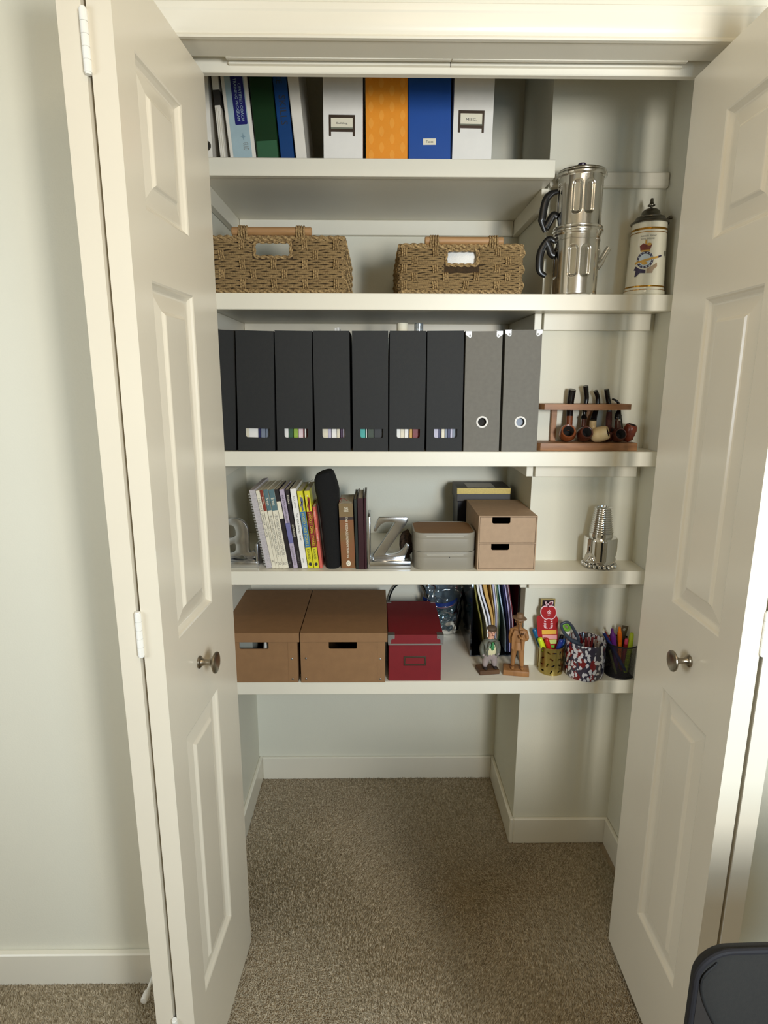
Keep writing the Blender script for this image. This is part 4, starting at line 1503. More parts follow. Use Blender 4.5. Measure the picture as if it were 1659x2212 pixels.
# grey ribbon curling from the case over the hockey books
tb_ = B()
sp = spline([at(657.5, 1060, YK + .03), at(660, 1050, YK + .05), at(666, 1042, YK + .06), at(675.5, 1036.5, YK + .06)], 8)
pts0 = [(p_.x, p_.y, p_.z) for p_ in sp]
vs = [[tb_.verts.new((x, y + d_, z)) for d_ in (-.006, .006)] for x, y, z in pts0]
for a_, c_ in zip(vs, vs[1:]):
    tb_.faces.new((a_[0], a_[1], c_[1], c_[0]))
bmesh.ops.solidify(tb_, geom=tb_.faces[:], thickness=.0006)
tag(ob('ribbon', tb_, m2('grey_satin_ribbon', (150, 152, 144), .35)), 'grey satin ribbon curling between the hockey book and black case', 'ribbon')

# the thick bible and dark albums
M_msg = mat('tan_cover', (142, 74, 42), .5, two=(122, 88, 44), vs=16, ramp=(.35, .75))
t, w, h = book('book', 'thick tan book with a khaki spine top and pale lettering', 'book', (731, 762.5, 1088, 738, 768, 1229.5), Z4, YK, .13, M_msg,
               bands=[(0, .205, mat('khaki_print', (122, 100, 62), .5)), (.208, .250, m2('dark_brown_band', (52, 36, 30), .5))],
               texts=[('THE MESSAGE//REMIX', .42, .43, M_cream, .17, True), ('PETERSON', .735, .20, M_cream, .15, True), ('THE', .075, .035, M_cream, .30, False), ('BIBLE', .112, .03, M_cream, .34, False)], **NB)
b = B()
plate(b, circ(.0005, h * .074, .0062, 20, .0082), -.0008, -.0004)
mk = ob('publisher_mark', b, M_cream, t)
lettering(mk, 'O', M_greyink, .006, .008, .0005, -.0011, h * .074)
b = B()
tube(b, spline([(-.012, .02, h - .004), (-.017, .012, h + .006), (-.008, .008, h + .013), (.004, .014, h + .004)], 6), .0006, 5)
tube(b, spline([(-.010, .02, h - .004), (-.013, .01, h + .011), (-.011, .006, h + .014)], 6), .0006, 5)
ob('ribbon_marker', b, M_redp, t)
book('album', 'thin black-green album beside the tan book', 'album', (764, 770.6, 1078.5, 769, 775.4, 1231.5), Z4, .282, .15, m2('black_green_cover', (34, 40, 36), .35), hard=True, **NB)
book('album', 'maroon hardback album, between the black-green album and maroon folder', 'album', (771, 785.5, 1077, 775.7, 786.6, 1231.5), Z4, .280, .15, m2('maroon_cover', (54, 28, 34), .3), hard=True, **NB)
book('album', 'glossy maroon folder touching the letter Z bookend', 'album', (786.2, 790.6, 1076.5, 787.2, 793.2, 1231.5), Z4, .280, .165, m2('glossy_maroon_cover', (58, 32, 40), .18), hard=True, **NB)

# dark netted bag behind the letter Z
t_ = B()
bmesh.ops.create_icosphere(t_, subdivisions=4, radius=1)
bc = at(878, 1160, .40)
for v in t_.verts:
    n = v.co.normalized()
    rr = 1 + .12 * math.sin(n.x * 8 + 2 * n.z) + .10 * math.sin(n.y * 9 + n.z * 7)
    v.co = Vector((bc.x + n.x * .021 * rr, .40 + n.y * .022 * rr, Z4 + .034 + n.z * .032 * (1 + .5 * max(0, n.z)) * (1 + .06 * math.sin(n.x * 9))))
tag(ob('netted_pouch', t_, mat('brown_netting', (84, 64, 46), .9, two=(24, 18, 14), vs=260, bump=.8, bs=300)), 'small dark brown lumpy pouch behind the letter Z bookend', 'pouch')

# ------------------------------------------------------------------ greige tins
M_tin = mat('greige_tin', (142, 135, 120), .45, var=.02)
M_tin2 = mat('tin_highlight', (172, 166, 152), .4)
M_cork = mat('brown_lid_inset', (134, 98, 62), .6, var=.05)


def tin(label, z, pxl, pxr, py, y0, d, hgt, inset):
    A_, C_ = at(pxl, py, y0), at(pxr, py, y0)
    w = C_.x - A_.x
    t = thing('storage_tin', label, 'tin', ((A_.x + C_.x) / 2, y0 + d / 2, z), group='stacked greige tins')
    R = lambda o, r: rrect(-w / 2 + o, w / 2 - o, -d / 2 + o, d / 2 - o, r, 7)
    b = B()
    slab2(b, R(0, .028), .0002, hgt, bev=.0032)
    ob('body', b, M_tin, t, 40)
    b = B()
    slab2(b, R(-.0004, .0284), hgt * .72, hgt + .0012, holes=[R(.0035, .026)], bev=.0006)
    ob('lid_rim', b, M_tin, t, 40)
    b = B()
    box(b, -w * .30, w * .30, -d / 2 - .0011, -d / 2, hgt * .84, hgt * .90, .0004)
    ob('lid_highlight', b, M_tin2, t)  # paler strip puts the lip's highlight into the colour
    if inset:
        b = B()
        slab2(b, R(.0037, .0255), hgt - .0005, hgt + .0004)
        ob('lid_inset', b, M_cork, t)
    return t


p_ = on(960, 1231.5, Z4)
hl_ = at(960, 1195, p_.y).z - Z4 + .001
tin('greige lidded tin, lower of the two stacked beside the cardboard drawers', Z4, 895.5, 1026.5, 1225, p_.y, .142, hl_, False)
tin('greige lidded tin with brown top, upper of the two stacked', Z4 + hl_ + .0014, 894, 1027.5, 1190, p_.y + .001, .140, at(960, 1153, p_.y).z - Z4 - hl_ - .0016, True)
b = B()
ball(b, (at(971, 1204, p_.y).x, p_.y - .0004, at(971, 1204, p_.y).z), .0014, (1, .3, 1))
o_ = ob('dark_speck', b, M_ink)
o_.parent = [q for q in COL.objects if q.get('label', '').startswith('greige lidded tin, lower')][0]
o_.matrix_parent_inverse = Matrix.Translation(-o_.parent.location)

# ------------------------------------------------------------------ cardboard drawer unit
pd = on(1093, 1232, Z4)
xl_, xr_ = at(1030.5, 1225, pd.y).x, at(1155.5, 1225, pd.y).x
wd = xr_ - xl_
hd_ = at(1093, 1115, pd.y).z - Z4
dd = .225
t = thing('drawer_unit', 'pale cardboard unit of two drawers with dark finger notches', 'drawers', ((xl_ + xr_) / 2, pd.y, Z4 + .0003))
c = .0032
for nm, a in (('side_panel', (-wd / 2, -wd / 2 + c, 0, dd, 0, hd_)), ('side_panel', (wd / 2 - c, wd / 2, 0, dd, 0, hd_)), ('top_panel', (-wd / 2 + c, wd / 2 - c, 0, dd, hd_ - c, hd_)),
              ('bottom_panel', (-wd / 2 + c, wd / 2 - c, 0, dd, 0, c)), ('shelf_panel', (-wd / 2 + c, wd / 2 - c, 0, dd, hd_ / 2 - .0012, hd_ / 2 + .0012)), ('back_panel', (-wd / 2 + c, wd / 2 - c, dd - c, dd, c, hd_ - c))):
    ob(nm, box(B(), *a), M_kraft2, t)
for k in range(2):
    z0 = c + .0012 if k == 0 else hd_ / 2 + .0022
    z1 = hd_ / 2 - .0022 if k == 0 else hd_ - c - .0010
    x0, x1 = -wd / 2 + c + .0010, wd / 2 - c - .0010
    nx0, nx1, nz = x0 + .032, x0 + .0805, z1 - .0170
    out = [(x0, z0), (x1, z0), (x1, z1), (nx1, z1)] + [(nx1 - .005 + .005 * math.cos(q), nz + .005 + .005 * math.sin(q)) for q in [-j * PI / 8 for j in range(5)]] + \
          [(nx0 + .005 + .005 * math.cos(q), nz + .005 + .005 * math.sin(q)) for q in [-PI / 2 - j * PI / 8 for j in range(5)]] + [(nx0, z1), (x0, z1)]
    dr = ob('drawer', plate(B(), out, .0008, .0036), M_kraft2, t)
    b = B()
    for s in (x0, x1 - .002):
        box(b, s, s + .002, .0036, dd - .01, z0, z1 - .008)
    box(b, x0, x1, .0036, dd - .01, z0, z0 + .002)
    box(b, x0, x1, dd - .012, dd - .01, z0, z1 - .008)
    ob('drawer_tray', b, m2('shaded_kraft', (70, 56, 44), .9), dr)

# black box with a yellow band behind the drawers
yy = .515
x0, x1 = at(987, 1070, yy).x, at(1102.5, 1070, yy).x
z1, z0, zl = at(1040, 1054, yy).z, at(1040, 1083, yy).z, at(1040, 1067, yy).z
t = thing('lidded_box', 'black lidded box with a yellow band round its lid, behind the cardboard drawers', 'box', ((x0 + x1) / 2, yy, Z4 + .0003), (0, 0, 0))
w = x1 - x0
ob('body', box(B(), -w / 2 + .004, w / 2 - .006, .004, .115, 0, z0 - Z4 - .001, .001), m2('midnight_board', (16, 18, 34), .4), t)
ld = ob('lid', box(B(), -w / 2, w / 2, 0, .119, z0 - Z4, z1 - Z4, .001), m2('charcoal_board', (58, 52, 48), .5), t)
ob('yellow_band', box(B(), -w / 2 + .0003, w / 2 - .0003, -.0005, .0005, zl - Z4, z1 - Z4 - .0006), mat('yellow_foil', (214, 186, 92), .35, two=(196, 168, 84), vs=200), ld)
ob('top_label', box(B(), -w * .30, w * .22, .012, .08, z1 - Z4, z1 - Z4 + .0005), m2('pale_label', (186, 180, 170), .5), ld)

# ------------------------------------------------------------------ polished drill bit trophy
pt = on(1292, 1226, Z4)
tx = at(1293, 1215, .310).x
t = thing('drill_bit', 'polished chrome drill bit ornament standing alone on the shelf', 'ornament', (tx, .309, Z4 + .0003))
zt = lambda py: at(1298, py, .309).z - Z4
k4 = 1300 / (1.596 * .977 + .45 * .215)
zb2, zn, zc2 = zt(1158), zt(1150), zt(1095)
b = B()
pr = [(.040, .010), (.0445, .022), (.0445, zb2 - .006), (.042, zb2 - .001), (.038, zb2), (.0315, zb2 + .001), (.0315, zn)]
nth = 12
for i in range(nth):
    z_a = zn + (zc2 - zn) * i / nth
    z_b = zn + (zc2 - zn) * (i + .5) / nth
    r_a = .0315 - .0095 * i / nth
    pr += [(r_a - .0022, z_a + .0004), (r_a + .0006, z_b), (r_a + .0004, z_b + .0012)]
pr += [(.0205, zc2), (.015, zc2 + .001), (.014, zc2 - .004), (0, zc2 - .005)]


def gouge(r, z, a):
    best = 0
    if z < .062:
        for k in range(3):
            ca = PI / 2 + .06 + k * 2 * PI / 3
            da = (a - ca + PI) % (2 * PI) - PI
            wz = max(0, 1 - (z / .046) ** 2)
            best = max(best, max(0, 1 - (abs(da) / (.46 * math.sqrt(wz) + .02)) ** 2))
    return r * (1 - .17 * min(1, best * 2.2))


b = B()
lathe(b, dense(pr[:4], .002) + pr[4:], 132, f=gouge)
ob('shank', b, M_chrome, t, 40)
for k in range(3):
    ca = PI / 2 + .06 + k * 2 * PI / 3
    b = B()
    Mx = Matrix.Rotation(ca, 4, 'Z') @ Matrix.Translation((.030, 0, .0225)) @ Matrix.Rotation(math.radians(62), 4, 'Y')
    lathe(b, [(0, -.012), (.0175, -.011), (.0195, -.006), (.0175, -.002), (.0150, .002), (.0135, .005), (.0095, .009), (.0045, .013), (0, .0135)], 24, M=Mx)
    cn2 = ob('roller_cone', b, M_chrome, t, 50)
    b = B()
    for q in range(11):
        an = 2 * PI * q / 11
        M2 = Mx @ Matrix.Rotation(an, 4, 'Z') @ Matrix.Translation((.0190, 0, -.006)) @ Matrix.Rotation(PI / 2, 4, 'Y')
        lathe(b, [(0, 0), (.0042, 0), (.0038, .0028), (0, .0042)], 8, M=M2)
    for q in range(7):
        an = 2 * PI * q / 7
        M2 = Mx @ Matrix.Rotation(an, 4, 'Z') @ Matrix.Translation((.0125, 0, .005)) @ Matrix.Rotation(PI / 3, 4, 'Y')
        lathe(b, [(0, 0), (.0026, 0), (.0018, .003), (0, .004)], 8, M=M2)
    ob('teeth', b, M_chrome, cn2, 50)
b = B()
for q in range(15):
    an = -PI / 2 + (q - 7) * .30
    M2 = Matrix.Rotation(an, 4, 'Z') @ Matrix.Translation((.0400, 0, .0085)) @ Matrix.Rotation(math.radians(118), 4, 'Y')
    lathe(b, [(0, 0), (.0050, 0), (.0048, .004), (.0034, .0072), (0, .0080)], 10, M=M2)
ob('gauge_teeth', b, M_chrome, t, 50)
# ------------------------------------------------------------------ fifth shelf: cardboard boxes
Z5 = Zs[4]
Y5 = on(740, 1475, Z5).y


def kraft_box(label, bl, br, lidl, lidr, hole, yb, ylid0, ylid1, depth, rivets, flap=(), lab2=None):
    p = on((bl + br) / 2, yb, Z5)
    y = p.y + .003
    X = lambda px, py: at(px, py, y).x
    x0, x1 = X(bl, 1440), X(br, 1440)
    cx = (x0 + x1) / 2
    t = thing('cardboard_box', label, 'box', (cx, y, Z5 + .0003), group='brown lidded cardboard boxes')
    w = x1 - x0
    hb = at(cx, ylid1, y).z
    z1 = at(740, ylid1, y).z - Z5
    z2 = at(740, ylid0, y).z - Z5
    hx0, hx1 = X(hole[0], 1394) - cx, X(hole[1], 1394) - cx
    hz = at(740, hole[2], y).z - Z5
    ob('front_panel', plate(B(), [(-w / 2, 0), (w / 2, 0), (w / 2, z1 + .008), (-w / 2, z1 + .008)], 0, .003, [rrect(hx0, hx1, hz, z1 + .003, .004, 3, (1, 1, 0, 0))]), M_kraft, t)
    b = B()
    box(b, -w / 2, -w / 2 + .003, .003, depth, 0, z1 + .008)
    box(b, w / 2 - .003, w / 2, .003, depth, 0, z1 + .008)
    box(b, -w / 2, w / 2, depth - .003, depth, 0, z1 + .008)
    box(b, -w / 2, w / 2, .003, depth, 0, .003)
    ob('body', b, M_kraft, t)
    l0, l1 = X(lidl, 1375) - cx, X(lidr, 1375) - cx
    b = B()
    box(b, l0, l1, -.0028, depth + .0028, z2 - .003, z2, .0008)
    box(b, l0, l1, -.0028, -.0003, z1, z2 - .002, .0005)
    box(b, l0, l1, depth + .0003, depth + .0028, z1, z2 - .002)
    box(b, l0, l0 + .0024, -.0003, depth, z1, z2 - .002)
    box(b, l1 - .0024, l1, -.0003, depth, z1, z2 - .002)
    ob('lid', b, M_kraft, t)
    for px in flap:
        a, c_ = sorted((X(px, 1430) - cx, w / 2 if px > (bl + br) / 2 else -w / 2))
        ob('corner_flap', box(B(), a, c_, -.0011, 0, .002, z1), M_kraft, t)
    for px, py in rivets:
        q = at(px, py, y)
        b = B()
        lathe(b, [(0, 0), (.0030, 0), (.0026, .0012), (.0012, .0020), (0, .0022)], 14, M=Matrix.Translation((q.x - cx, -.0010, q.z - Z5)) @ Matrix.Rotation(PI / 2, 4, 'X'))
        ob('rivet', b, M_steel, t)
    return t, cx, y, z1


t, cxa, ya, z1a = kraft_box('brown lidded cardboard box with something white behind its hand hole', 468, 643.5, 464, 646, (517, 580, 1402), 1475.5, 1367, 1386.5, .345, [(631, 1423), (632.5, 1466.5)], (623,))
# what shows through the hand hole
b = B()
q = at(570, 1396, ya)
t_ = B()
bmesh.ops.create_icosphere(t_, subdivisions=3, radius=1)
for v in t_.verts:
    v.co = Vector((q.x + .002 + v.co.x * .013, ya + .045 + v.co.y * .03, Z5 + z1a * .56 + v.co.z * z1a * .50))
tag(ob('white_bundle', t_, M_white), 'white rounded bundle inside the cardboard box by the folded door', 'bundle')
b = B()
box(b, at(500, 1396, ya).x, at(540, 1396, ya).x, ya + .03, ya + .20, Z5 + .004, Z5 + z1a * .98, .002)
tag(ob('paper_stack', b, m2('grey_paper', (150, 150, 138), .7)), 'greyish papers inside the cardboard box by the folded door', 'papers')
kraft_box('brown lidded cardboard box with an empty dark hand hole, beside the red box', 650, 832, 648, 837, (710, 771, 1402), 1475.5, 1367, 1386.5, .345, [(661, 1422), (661.5, 1466), (821, 1423.5), (821.5, 1466.5)], (815,))

# ------------------------------------------------------------------ red box
p = on(896, 1471, Z5)
y = p.y
X = lambda px, py: at(px, py, y).x
x0, x1 = X(839.5, 1430), X(953, 1430)
cx, w = (x0 + x1) / 2, x1 - x0
t = thing('red_box', 'dark red lidded box with metal corners and an empty label holder', 'box', (cx, y, Z5 + .0003))
z1, z2 = at(896, 1392, y).z - Z5, at(896, 1371, y).z - Z5
D = .255
b = B()
box(b, -w / 2, w / 2, 0, D, 0, z1 + .006, .0012)
ob('body', b, M_red, t)
l0, l1 = X(839.5, 1380) - cx - .001, X(957.5, 1380) - cx
b = B()
box(b, l0, l1, -.0026, D + .003, z1 + .0015, z2, .0010)
ob('lid', b, M_red, t)
ob('metal_strip', box(B(), l0 - .0004, l1 + .0004, -.0040, -.0016, z1 - .0015, z1 + .0030, .0006), M_steel, t)
for s, xe in ((1, l0 - .0008), (-1, l1 + .0008)):
    b = B()
    P = [(0, 0), (.0185, 0), (.0185, -.0105), (.0150, -.0130), (.0105, -.0130), (.0085, -.0160), (.0085, z1 - z2 + .003), (0, z1 - z2 + .003)]
    plate(b, [(xe + s * x, z2 + .0007 + z) for x, z in P], -.0036, -.0026)
    xs = sorted((xe, xe + s * .0185))
    box(b, xs[0], xs[1], -.0036, .014, z2, z2 + .0008)
    lathe(b, [(0, 0), (.0026, 0), (.0018, .0014), (0, .0018)], 12, M=Matrix.Translation((xe + s * .0135, -.0036, z2 - .0065)) @ Matrix.Rotation(PI / 2, 4, 'X'))
    ob('metal_corner', b, M_steel, t)
    ob('metal_corner', box(B(), *sorted((xe, xe + s * .015)), D - .010, D + .0036, z2, z2 + .0008), M_steel, t)
hx0, hx1, hz0, hz1 = X(872, 1427) - cx, X(920.5, 1427) - cx, at(896, 1437.5, y).z - Z5, at(896, 1417.5, y).z - Z5
fr = .0046
ob('label_holder', plate(B(), [(hx0, hz0), (hx1, hz0), (hx1, hz1), (hx0, hz1)], -.0020, 0, [[(hx0 + fr, hz0 + fr), (hx1 - fr, hz0 + fr), (hx1 - fr, hz1 - fr), (hx0 + fr, hz1 - fr)]], bev=.0005), M_bronze, t)

# black cable arching up behind the red box
b = B()
yc = .660
tube(b, spline([(at(838, 1340, yc).x, yc, Z5 + .002), at(838.5, 1318, yc), at(840.5, 1295, yc), at(849, 1273, yc), at(862, 1261, yc), at(884, 1254.5, yc), at(905, 1258, yc), at(918, 1272, yc), at(923.5, 1293, yc), (at(921, 1340, yc).x, yc, Z5 + .002)], 8), .0028, 10)
tag(ob('cable', b, M_blackpl), 'black cable looping up behind the red box', 'cable')

# ------------------------------------------------------------------ clear zip bag with green bits
M_bag = glassy('clear_bag_film', (150, 176, 196), .07, .08, .03)
yb_ = .598
bc = at(955, 1335, yb_)
bw, bh = .055, at(955, 1262, yb_).z - Z5 + .012
t = thing('zip_bag', 'clear zip bag with a blue seal, holding green bits behind the red box', 'bag', (bc.x, yb_, Z5 + .0004))
b = B()
rows_, cols_ = 26, 40
grid = []
for j in range(rows_ + 1):
    v_ = j / rows_
    ring = []
    wv = bw * (.93 + .10 * math.sin(v_ * 3.0)) * (1 + (.10 if v_ > .75 else 0))
    dv = .040 * (math.sin(PI * min(1, v_ * 1.05 + .12)) ** .7 if v_ < .80 else .10 + .18 * (1 - v_)) + .002
    for k in range(cols_):
        an = 2 * PI * k / cols_
        x = wv * math.copysign(abs(math.cos(an)) ** .75, math.cos(an))
        yy_ = dv * math.copysign(abs(math.sin(an)) ** .8, math.sin(an))
        cr = .0035 * math.sin(an * 5 + v_ * 9) + .0025 * math.sin(an * 11 - v_ * 14) + .002 * math.sin(v_ * 30 + an * 3)
        lean = .012 * v_ - .020 * max(0, v_ - .7)
        ring.append(b.verts.new((x + cr + lean, yy_ + cr * 1.3, max(0, v_ * bh + (.003 * math.sin(an * 4) if 0 < j else 0)))))
    grid.append(ring)
for A_, C_ in zip(grid, grid[1:]):
    for k in range(cols_):
        b.faces.new((A_[k], A_[(k + 1) % cols_], C_[(k + 1) % cols_], C_[k]))
b.faces.new(grid[0])
ob('film', b, M_bag, t, 80)
b = B()
zs_ = at(955, 1301, yb_ - .02).z - Z5
P = spline([(-.066, -.004, zs_ + .008), (-.045, -.026, zs_ + .003), (-.010, -.036, zs_ - .005), (.024, -.035, zs_ + .001), (.046, -.022, zs_ + .010)], 8)
vs = [[b.verts.new(q_ + Vector((0, 0, d_))) for d_ in (-.0065, .0065)] for q_ in P]
for a_, c_ in zip(vs, vs[1:]):
    b.faces.new((a_[0], a_[1], c_[1], c_[0]))
bmesh.ops.solidify(b, geom=b.faces[:], thickness=.0010)
ob('blue_seal', b, m2('blue_zip_seal', (40, 66, 142), .3), t)
b = B()
tube(b, [q_ + Vector((0, -.0012, -.0085)) for q_ in P], .0014, 6)
ob('red_zip_line', b, m2('plum_zip_line', (104, 36, 66), .35), t)
rnd = random.Random(5)
b = B()
for k in range(210):
    v_ = rnd.random() ** 1.15
    zz = .009 + v_ * .090
    rx_ = (.045 if zz < .06 else .038) * math.sqrt(rnd.random())
    an = rnd.random() * 2 * PI
    pos = (rx_ * math.cos(an) + .008 * v_, rx_ * .34 * math.sin(an), zz)
    M_ = Matrix.Translation(pos) @ Matrix.Rotation(rnd.random() * 6, 4, Vector((rnd.random(), rnd.random(), rnd.random() + .1)).normalized())
    pale = k % 12 == 0
    t_ = B()
    bmesh.ops.create_icosphere(t_, subdivisions=1, radius=.0046 if pale else .0064)
    for v in t_.verts:
        v.co.z *= .45
        v.co.x *= 1.3
    merge(b, t_, M_, 1 if pale else 0)
o_ = ob('green_bits', b, [mat('dark_green_bits', (16, 78, 54), .25, two=(6, 34, 26), vs=90, coat=.4), mat('pale_green_bits', (120, 166, 136), .3)], None, 0)
o_.location = t.location
tag(o_, 'dark and pale green bits heaped in the clear zip bag', 'craft bits')
o_['kind'] = 'stuff'

# ------------------------------------------------------------------ black desk file with papers
yf = on(1026, 1418, Z5).y
X = lambda px, py: at(px, py, yf).x
fx0, fx1 = X(1016, 1380), X(1143, 1380)
fx1 = XN - .0015
hgt, dpt = .232, YB - yf - .012
t = thing('desk_file', 'black plastic desk file crammed with folders behind the wooden figurines', 'file holder', (fx0, yf, Z5 + .0003))
fw = fx1 - fx0
M_gloss = m2('glossy_black_plastic', (14, 15, 20), .12, coat=.4)
RXY = Matrix(((0, 1, 0, 0), (1, 0, 0, 0), (0, 0, 1, 0), (0, 0, 0, 1)))
for a in ((0, .005), (fw - .005, fw)):
    b = B()
    plate(b, [(0, 0), (dpt, 0), (dpt, hgt), (.006, hgt), (0, hgt - .02)], a[0], a[1], M=RXY)
    ob('side_panel', b, M_gloss, t)
ob('bottom_panel', box(B(), .005, fw - .005, 0, dpt, 0, .004), M_gloss, t)
ob('back_panel', box(B(), .005, fw - .005, dpt - .004, dpt, .004, hgt), M_gloss, t)


def folder(name, label, cat, pts, thick, mm, y0, group='papers in the black desk file', y1=None):
    y1 = y1 or YB - .020
    P = spline([Vector((at(1031 + (px - 1031) * .855, py, yf).x, 0, at(px, py if py < 1400 else 1414, yf).z)) for px, py in pts], 6)
    for q_ in P:
        q_.z = max(q_.z, Z5 + .0090)
    L_, R_ = [], []
    for i, q_ in enumerate(P):
        a, c_ = P[max(0, i - 1)], P[min(len(P) - 1, i + 1)]
        d_ = (c_ - a).normalized()
        th_ = thick * .8 if not isinstance(thick, tuple) else thick[0] + (thick[1] - thick[0]) * (i / (len(P) - 1)) ** .7
        n_ = Vector((d_.z, 0, -d_.x)) * th_ / 2
        L_.append((q_.x + n_.x, q_.z + n_.z))
        R_.append((q_.x - n_.x, q_.z - n_.z))
    b = B()
    plate(b, L_ + R_[::-1], y0, y1)
    return tag(ob(name, b, mm), label, cat, group)


yo = yf + .010
TOPY = 1248
folder('folder', 'olive folder first inside the black desk file', 'folder', [(1022.6, TOPY), (1033.5, 1310), (1043, 1350), (1051, 1406)], (.0048, .0038), m2('olive_folder', (112, 104, 30), .6), yo + .003)
folder('paper_sheaf', 'white paper sheaf leaning on the olive folder', 'papers', [(1030.5, TOPY), (1036, 1282), (1050, 1325), (1058, 1360), (1059.5, 1406)], (.0066, .0038), M_white, yo)
folder('paper_sheaf', 'white paper sheaf bowed against the manila folder', 'papers', [(1037.5, TOPY), (1044.5, 1284), (1058, 1322), (1065.5, 1355), (1066, 1406)], (.0070, .0036), m2('cool_white_paper', (226, 224, 232), .6), yo + .002)
folder('folder', 'fat manila folder bulging between white sheaves', 'folder', [(1048, TOPY), (1057, 1290), (1068, 1325), (1071.5, 1355), (1070, 1406)], (.0125, .0036), m2('manila', (204, 160, 84), .6), yo + .001)
folder('folder', 'thin manila folder alongside the lavender-white sheaf', 'folder', [(1064, TOPY), (1069, 1285), (1075.5, 1330), (1075.5, 1365), (1072.2, 1407)], .0022, m2('pale_manila', (224, 192, 124), .6), yo + .0015)
folder('paper_sheaf', 'lavender-white paper sheaf curving in the middle of the desk file', 'papers', [(1070, TOPY), (1075, 1285), (1080, 1325), (1079.5, 1365), (1075.5, 1407)], .0052, m2('lavender_paper', (196, 196, 226), .6), yo)
folder('folder', 'cream folder behind the lavender-white sheaf', 'folder', [(1075, TOPY), (1080, 1285), (1084.5, 1325), (1084, 1365), (1078.5, 1407)], .0034, M_cream, yo + .002)
folder('folder', 'grey-green folder curving beside the cream folder', 'folder', [(1078.5, TOPY), (1083.5, 1285), (1087.5, 1325), (1087, 1365), (1081, 1408)], .0024, m2('green_folder', (126, 142, 112), .5), yo + .001)
folder('folder', 'emerald folder with a curled lower corner in the desk file', 'folder', [(1082, TOPY), (1086, 1290), (1089.5, 1330), (1089, 1370), (1083, 1409)], .0016, m2('emerald_folder', (34, 110, 74), .4), yo + .003)
folder('paper_sheaf', 'pale blue paper sheaf leaning behind the carved figurine', 'papers', [(1085, TOPY), (1090, 1285), (1098, 1325), (1104, 1365), (1105, 1406)], .0044, m2('pale_blue_paper', (176, 196, 216), .6), yo + .004)
folder('folder', 'navy folder leaning between pale blue and lavender papers', 'folder', [(1096, TOPY), (1100, 1280), (1106, 1320), (1109.5, 1360), (1109.8, 1406)], .0040, MAGC['navy'], yo + .003)
folder('paper_sheaf', 'lavender paper sheaf above the carved hat', 'papers', [(1100, TOPY), (1105, 1280), (1111.5, 1318), (1115, 1360), (1114.6, 1406)], .0040, m2('lilac_paper', (186, 180, 224), .6), yo + .002)
folder('folder', 'plum folder beside the red folder', 'folder', [(1104.5, TOPY), (1109, 1280), (1115.5, 1318), (1119, 1360), (1118.6, 1406)], .0036, MAGC['plum'], yo + .003)
folder('paper_sheaf', 'pink-white paper edge in front of the red folder', 'papers', [(1107.5, TOPY), (1112, 1280), (1118.5, 1318), (1122, 1360), (1121.8, 1406)], .0018, m2('pink_paper', (220, 196, 206), .6), yo + .001)
folder('folder', 'dark red folder, last in the black desk file', 'folder', [(1111, TOPY), (1116.5, 1290), (1123, 1325), (1125, 1365), (1124.6, 1406)], .0022, m2('red_folder', (120, 18, 30), .5), yo + .005)

# ------------------------------------------------------------------ figurines


def skin_body(nodes, edges, sub=2, smooth=True):
    me = bpy.data.meshes.new('body')
    me.from_pydata([n_[:3] for n_ in nodes], edges, [])
    o = bpy.data.objects.new('body', me)
    COL.objects.link(o)
    o.modifiers.new('s', 'SKIN').use_smooth_shade = True
    for i, n_ in enumerate(nodes):
        me.skin_vertices[0].data[i].radius = (n_[3], n_[4] if len(n_) > 4 else n_[3])
    me.skin_vertices[0].data[0].use_root = True
    if sub:
        o.modifiers.new('d', 'SUBSURF').levels = sub
    dg = bpy.context.evaluated_depsgraph_get()
    out = bpy.data.meshes.new_from_object(o.evaluated_get(dg))
    bpy.data.objects.remove(o)
    bm = B()
    bm.from_mesh(out)
    bpy.data.meshes.remove(out)
    return bm


def colour_faces(bm, fn):
    for f in bm.faces:
        f.material_index = fn(f.calc_center_median(), f.normal)


def face_parts(t, c, r, mskin, mdark, mouth=None, eye=True, nose=1.0):
    """eyes, brows, nose and mouth on a head of radius r centred at c and looking toward -y"""
    x, y, z = c
    b = B()
    ball(b, (x, y - r * .98, z - r * .10), r * .20 * nose, (.8, 1, 1.25))
    ob('nose', b, mskin, t)
    b = B()
    for s in (-1, 1):
        ball(b, (x + s * r * .36, y - r * .86, z + r * .16), r * .11, (1.2, .5, .8))
    ob('eyes', b, mdark, t)
    b = B()
    for s in (-1, 1):
        tube(b, [(x + s * r * .18, y - r * .92, z + r * .33), (x + s * r * .40, y - r * .86, z + r * .38), (x + s * r * .58, y - r * .74, z + r * .32)], r * .05, 6)
    ob('brows', b, mdark, t)
    b = B()
    tube(b, [(x - r * .34, y - r * .84, z - r * .36), (x, y - r * .95, z - r * .48), (x + r * .34, y - r * .84, z - r * .36)], [r * .03, r * .09, r * .03], 6)
    ob('mouth', b, mouth or mdark, t)
    b = B()
    for s in (-1, 1):
        ball(b, (x + s * r * .98, y + r * .05, z), r * .22, (.5, .8, 1.2))
    ob('ears', b, mskin, t)


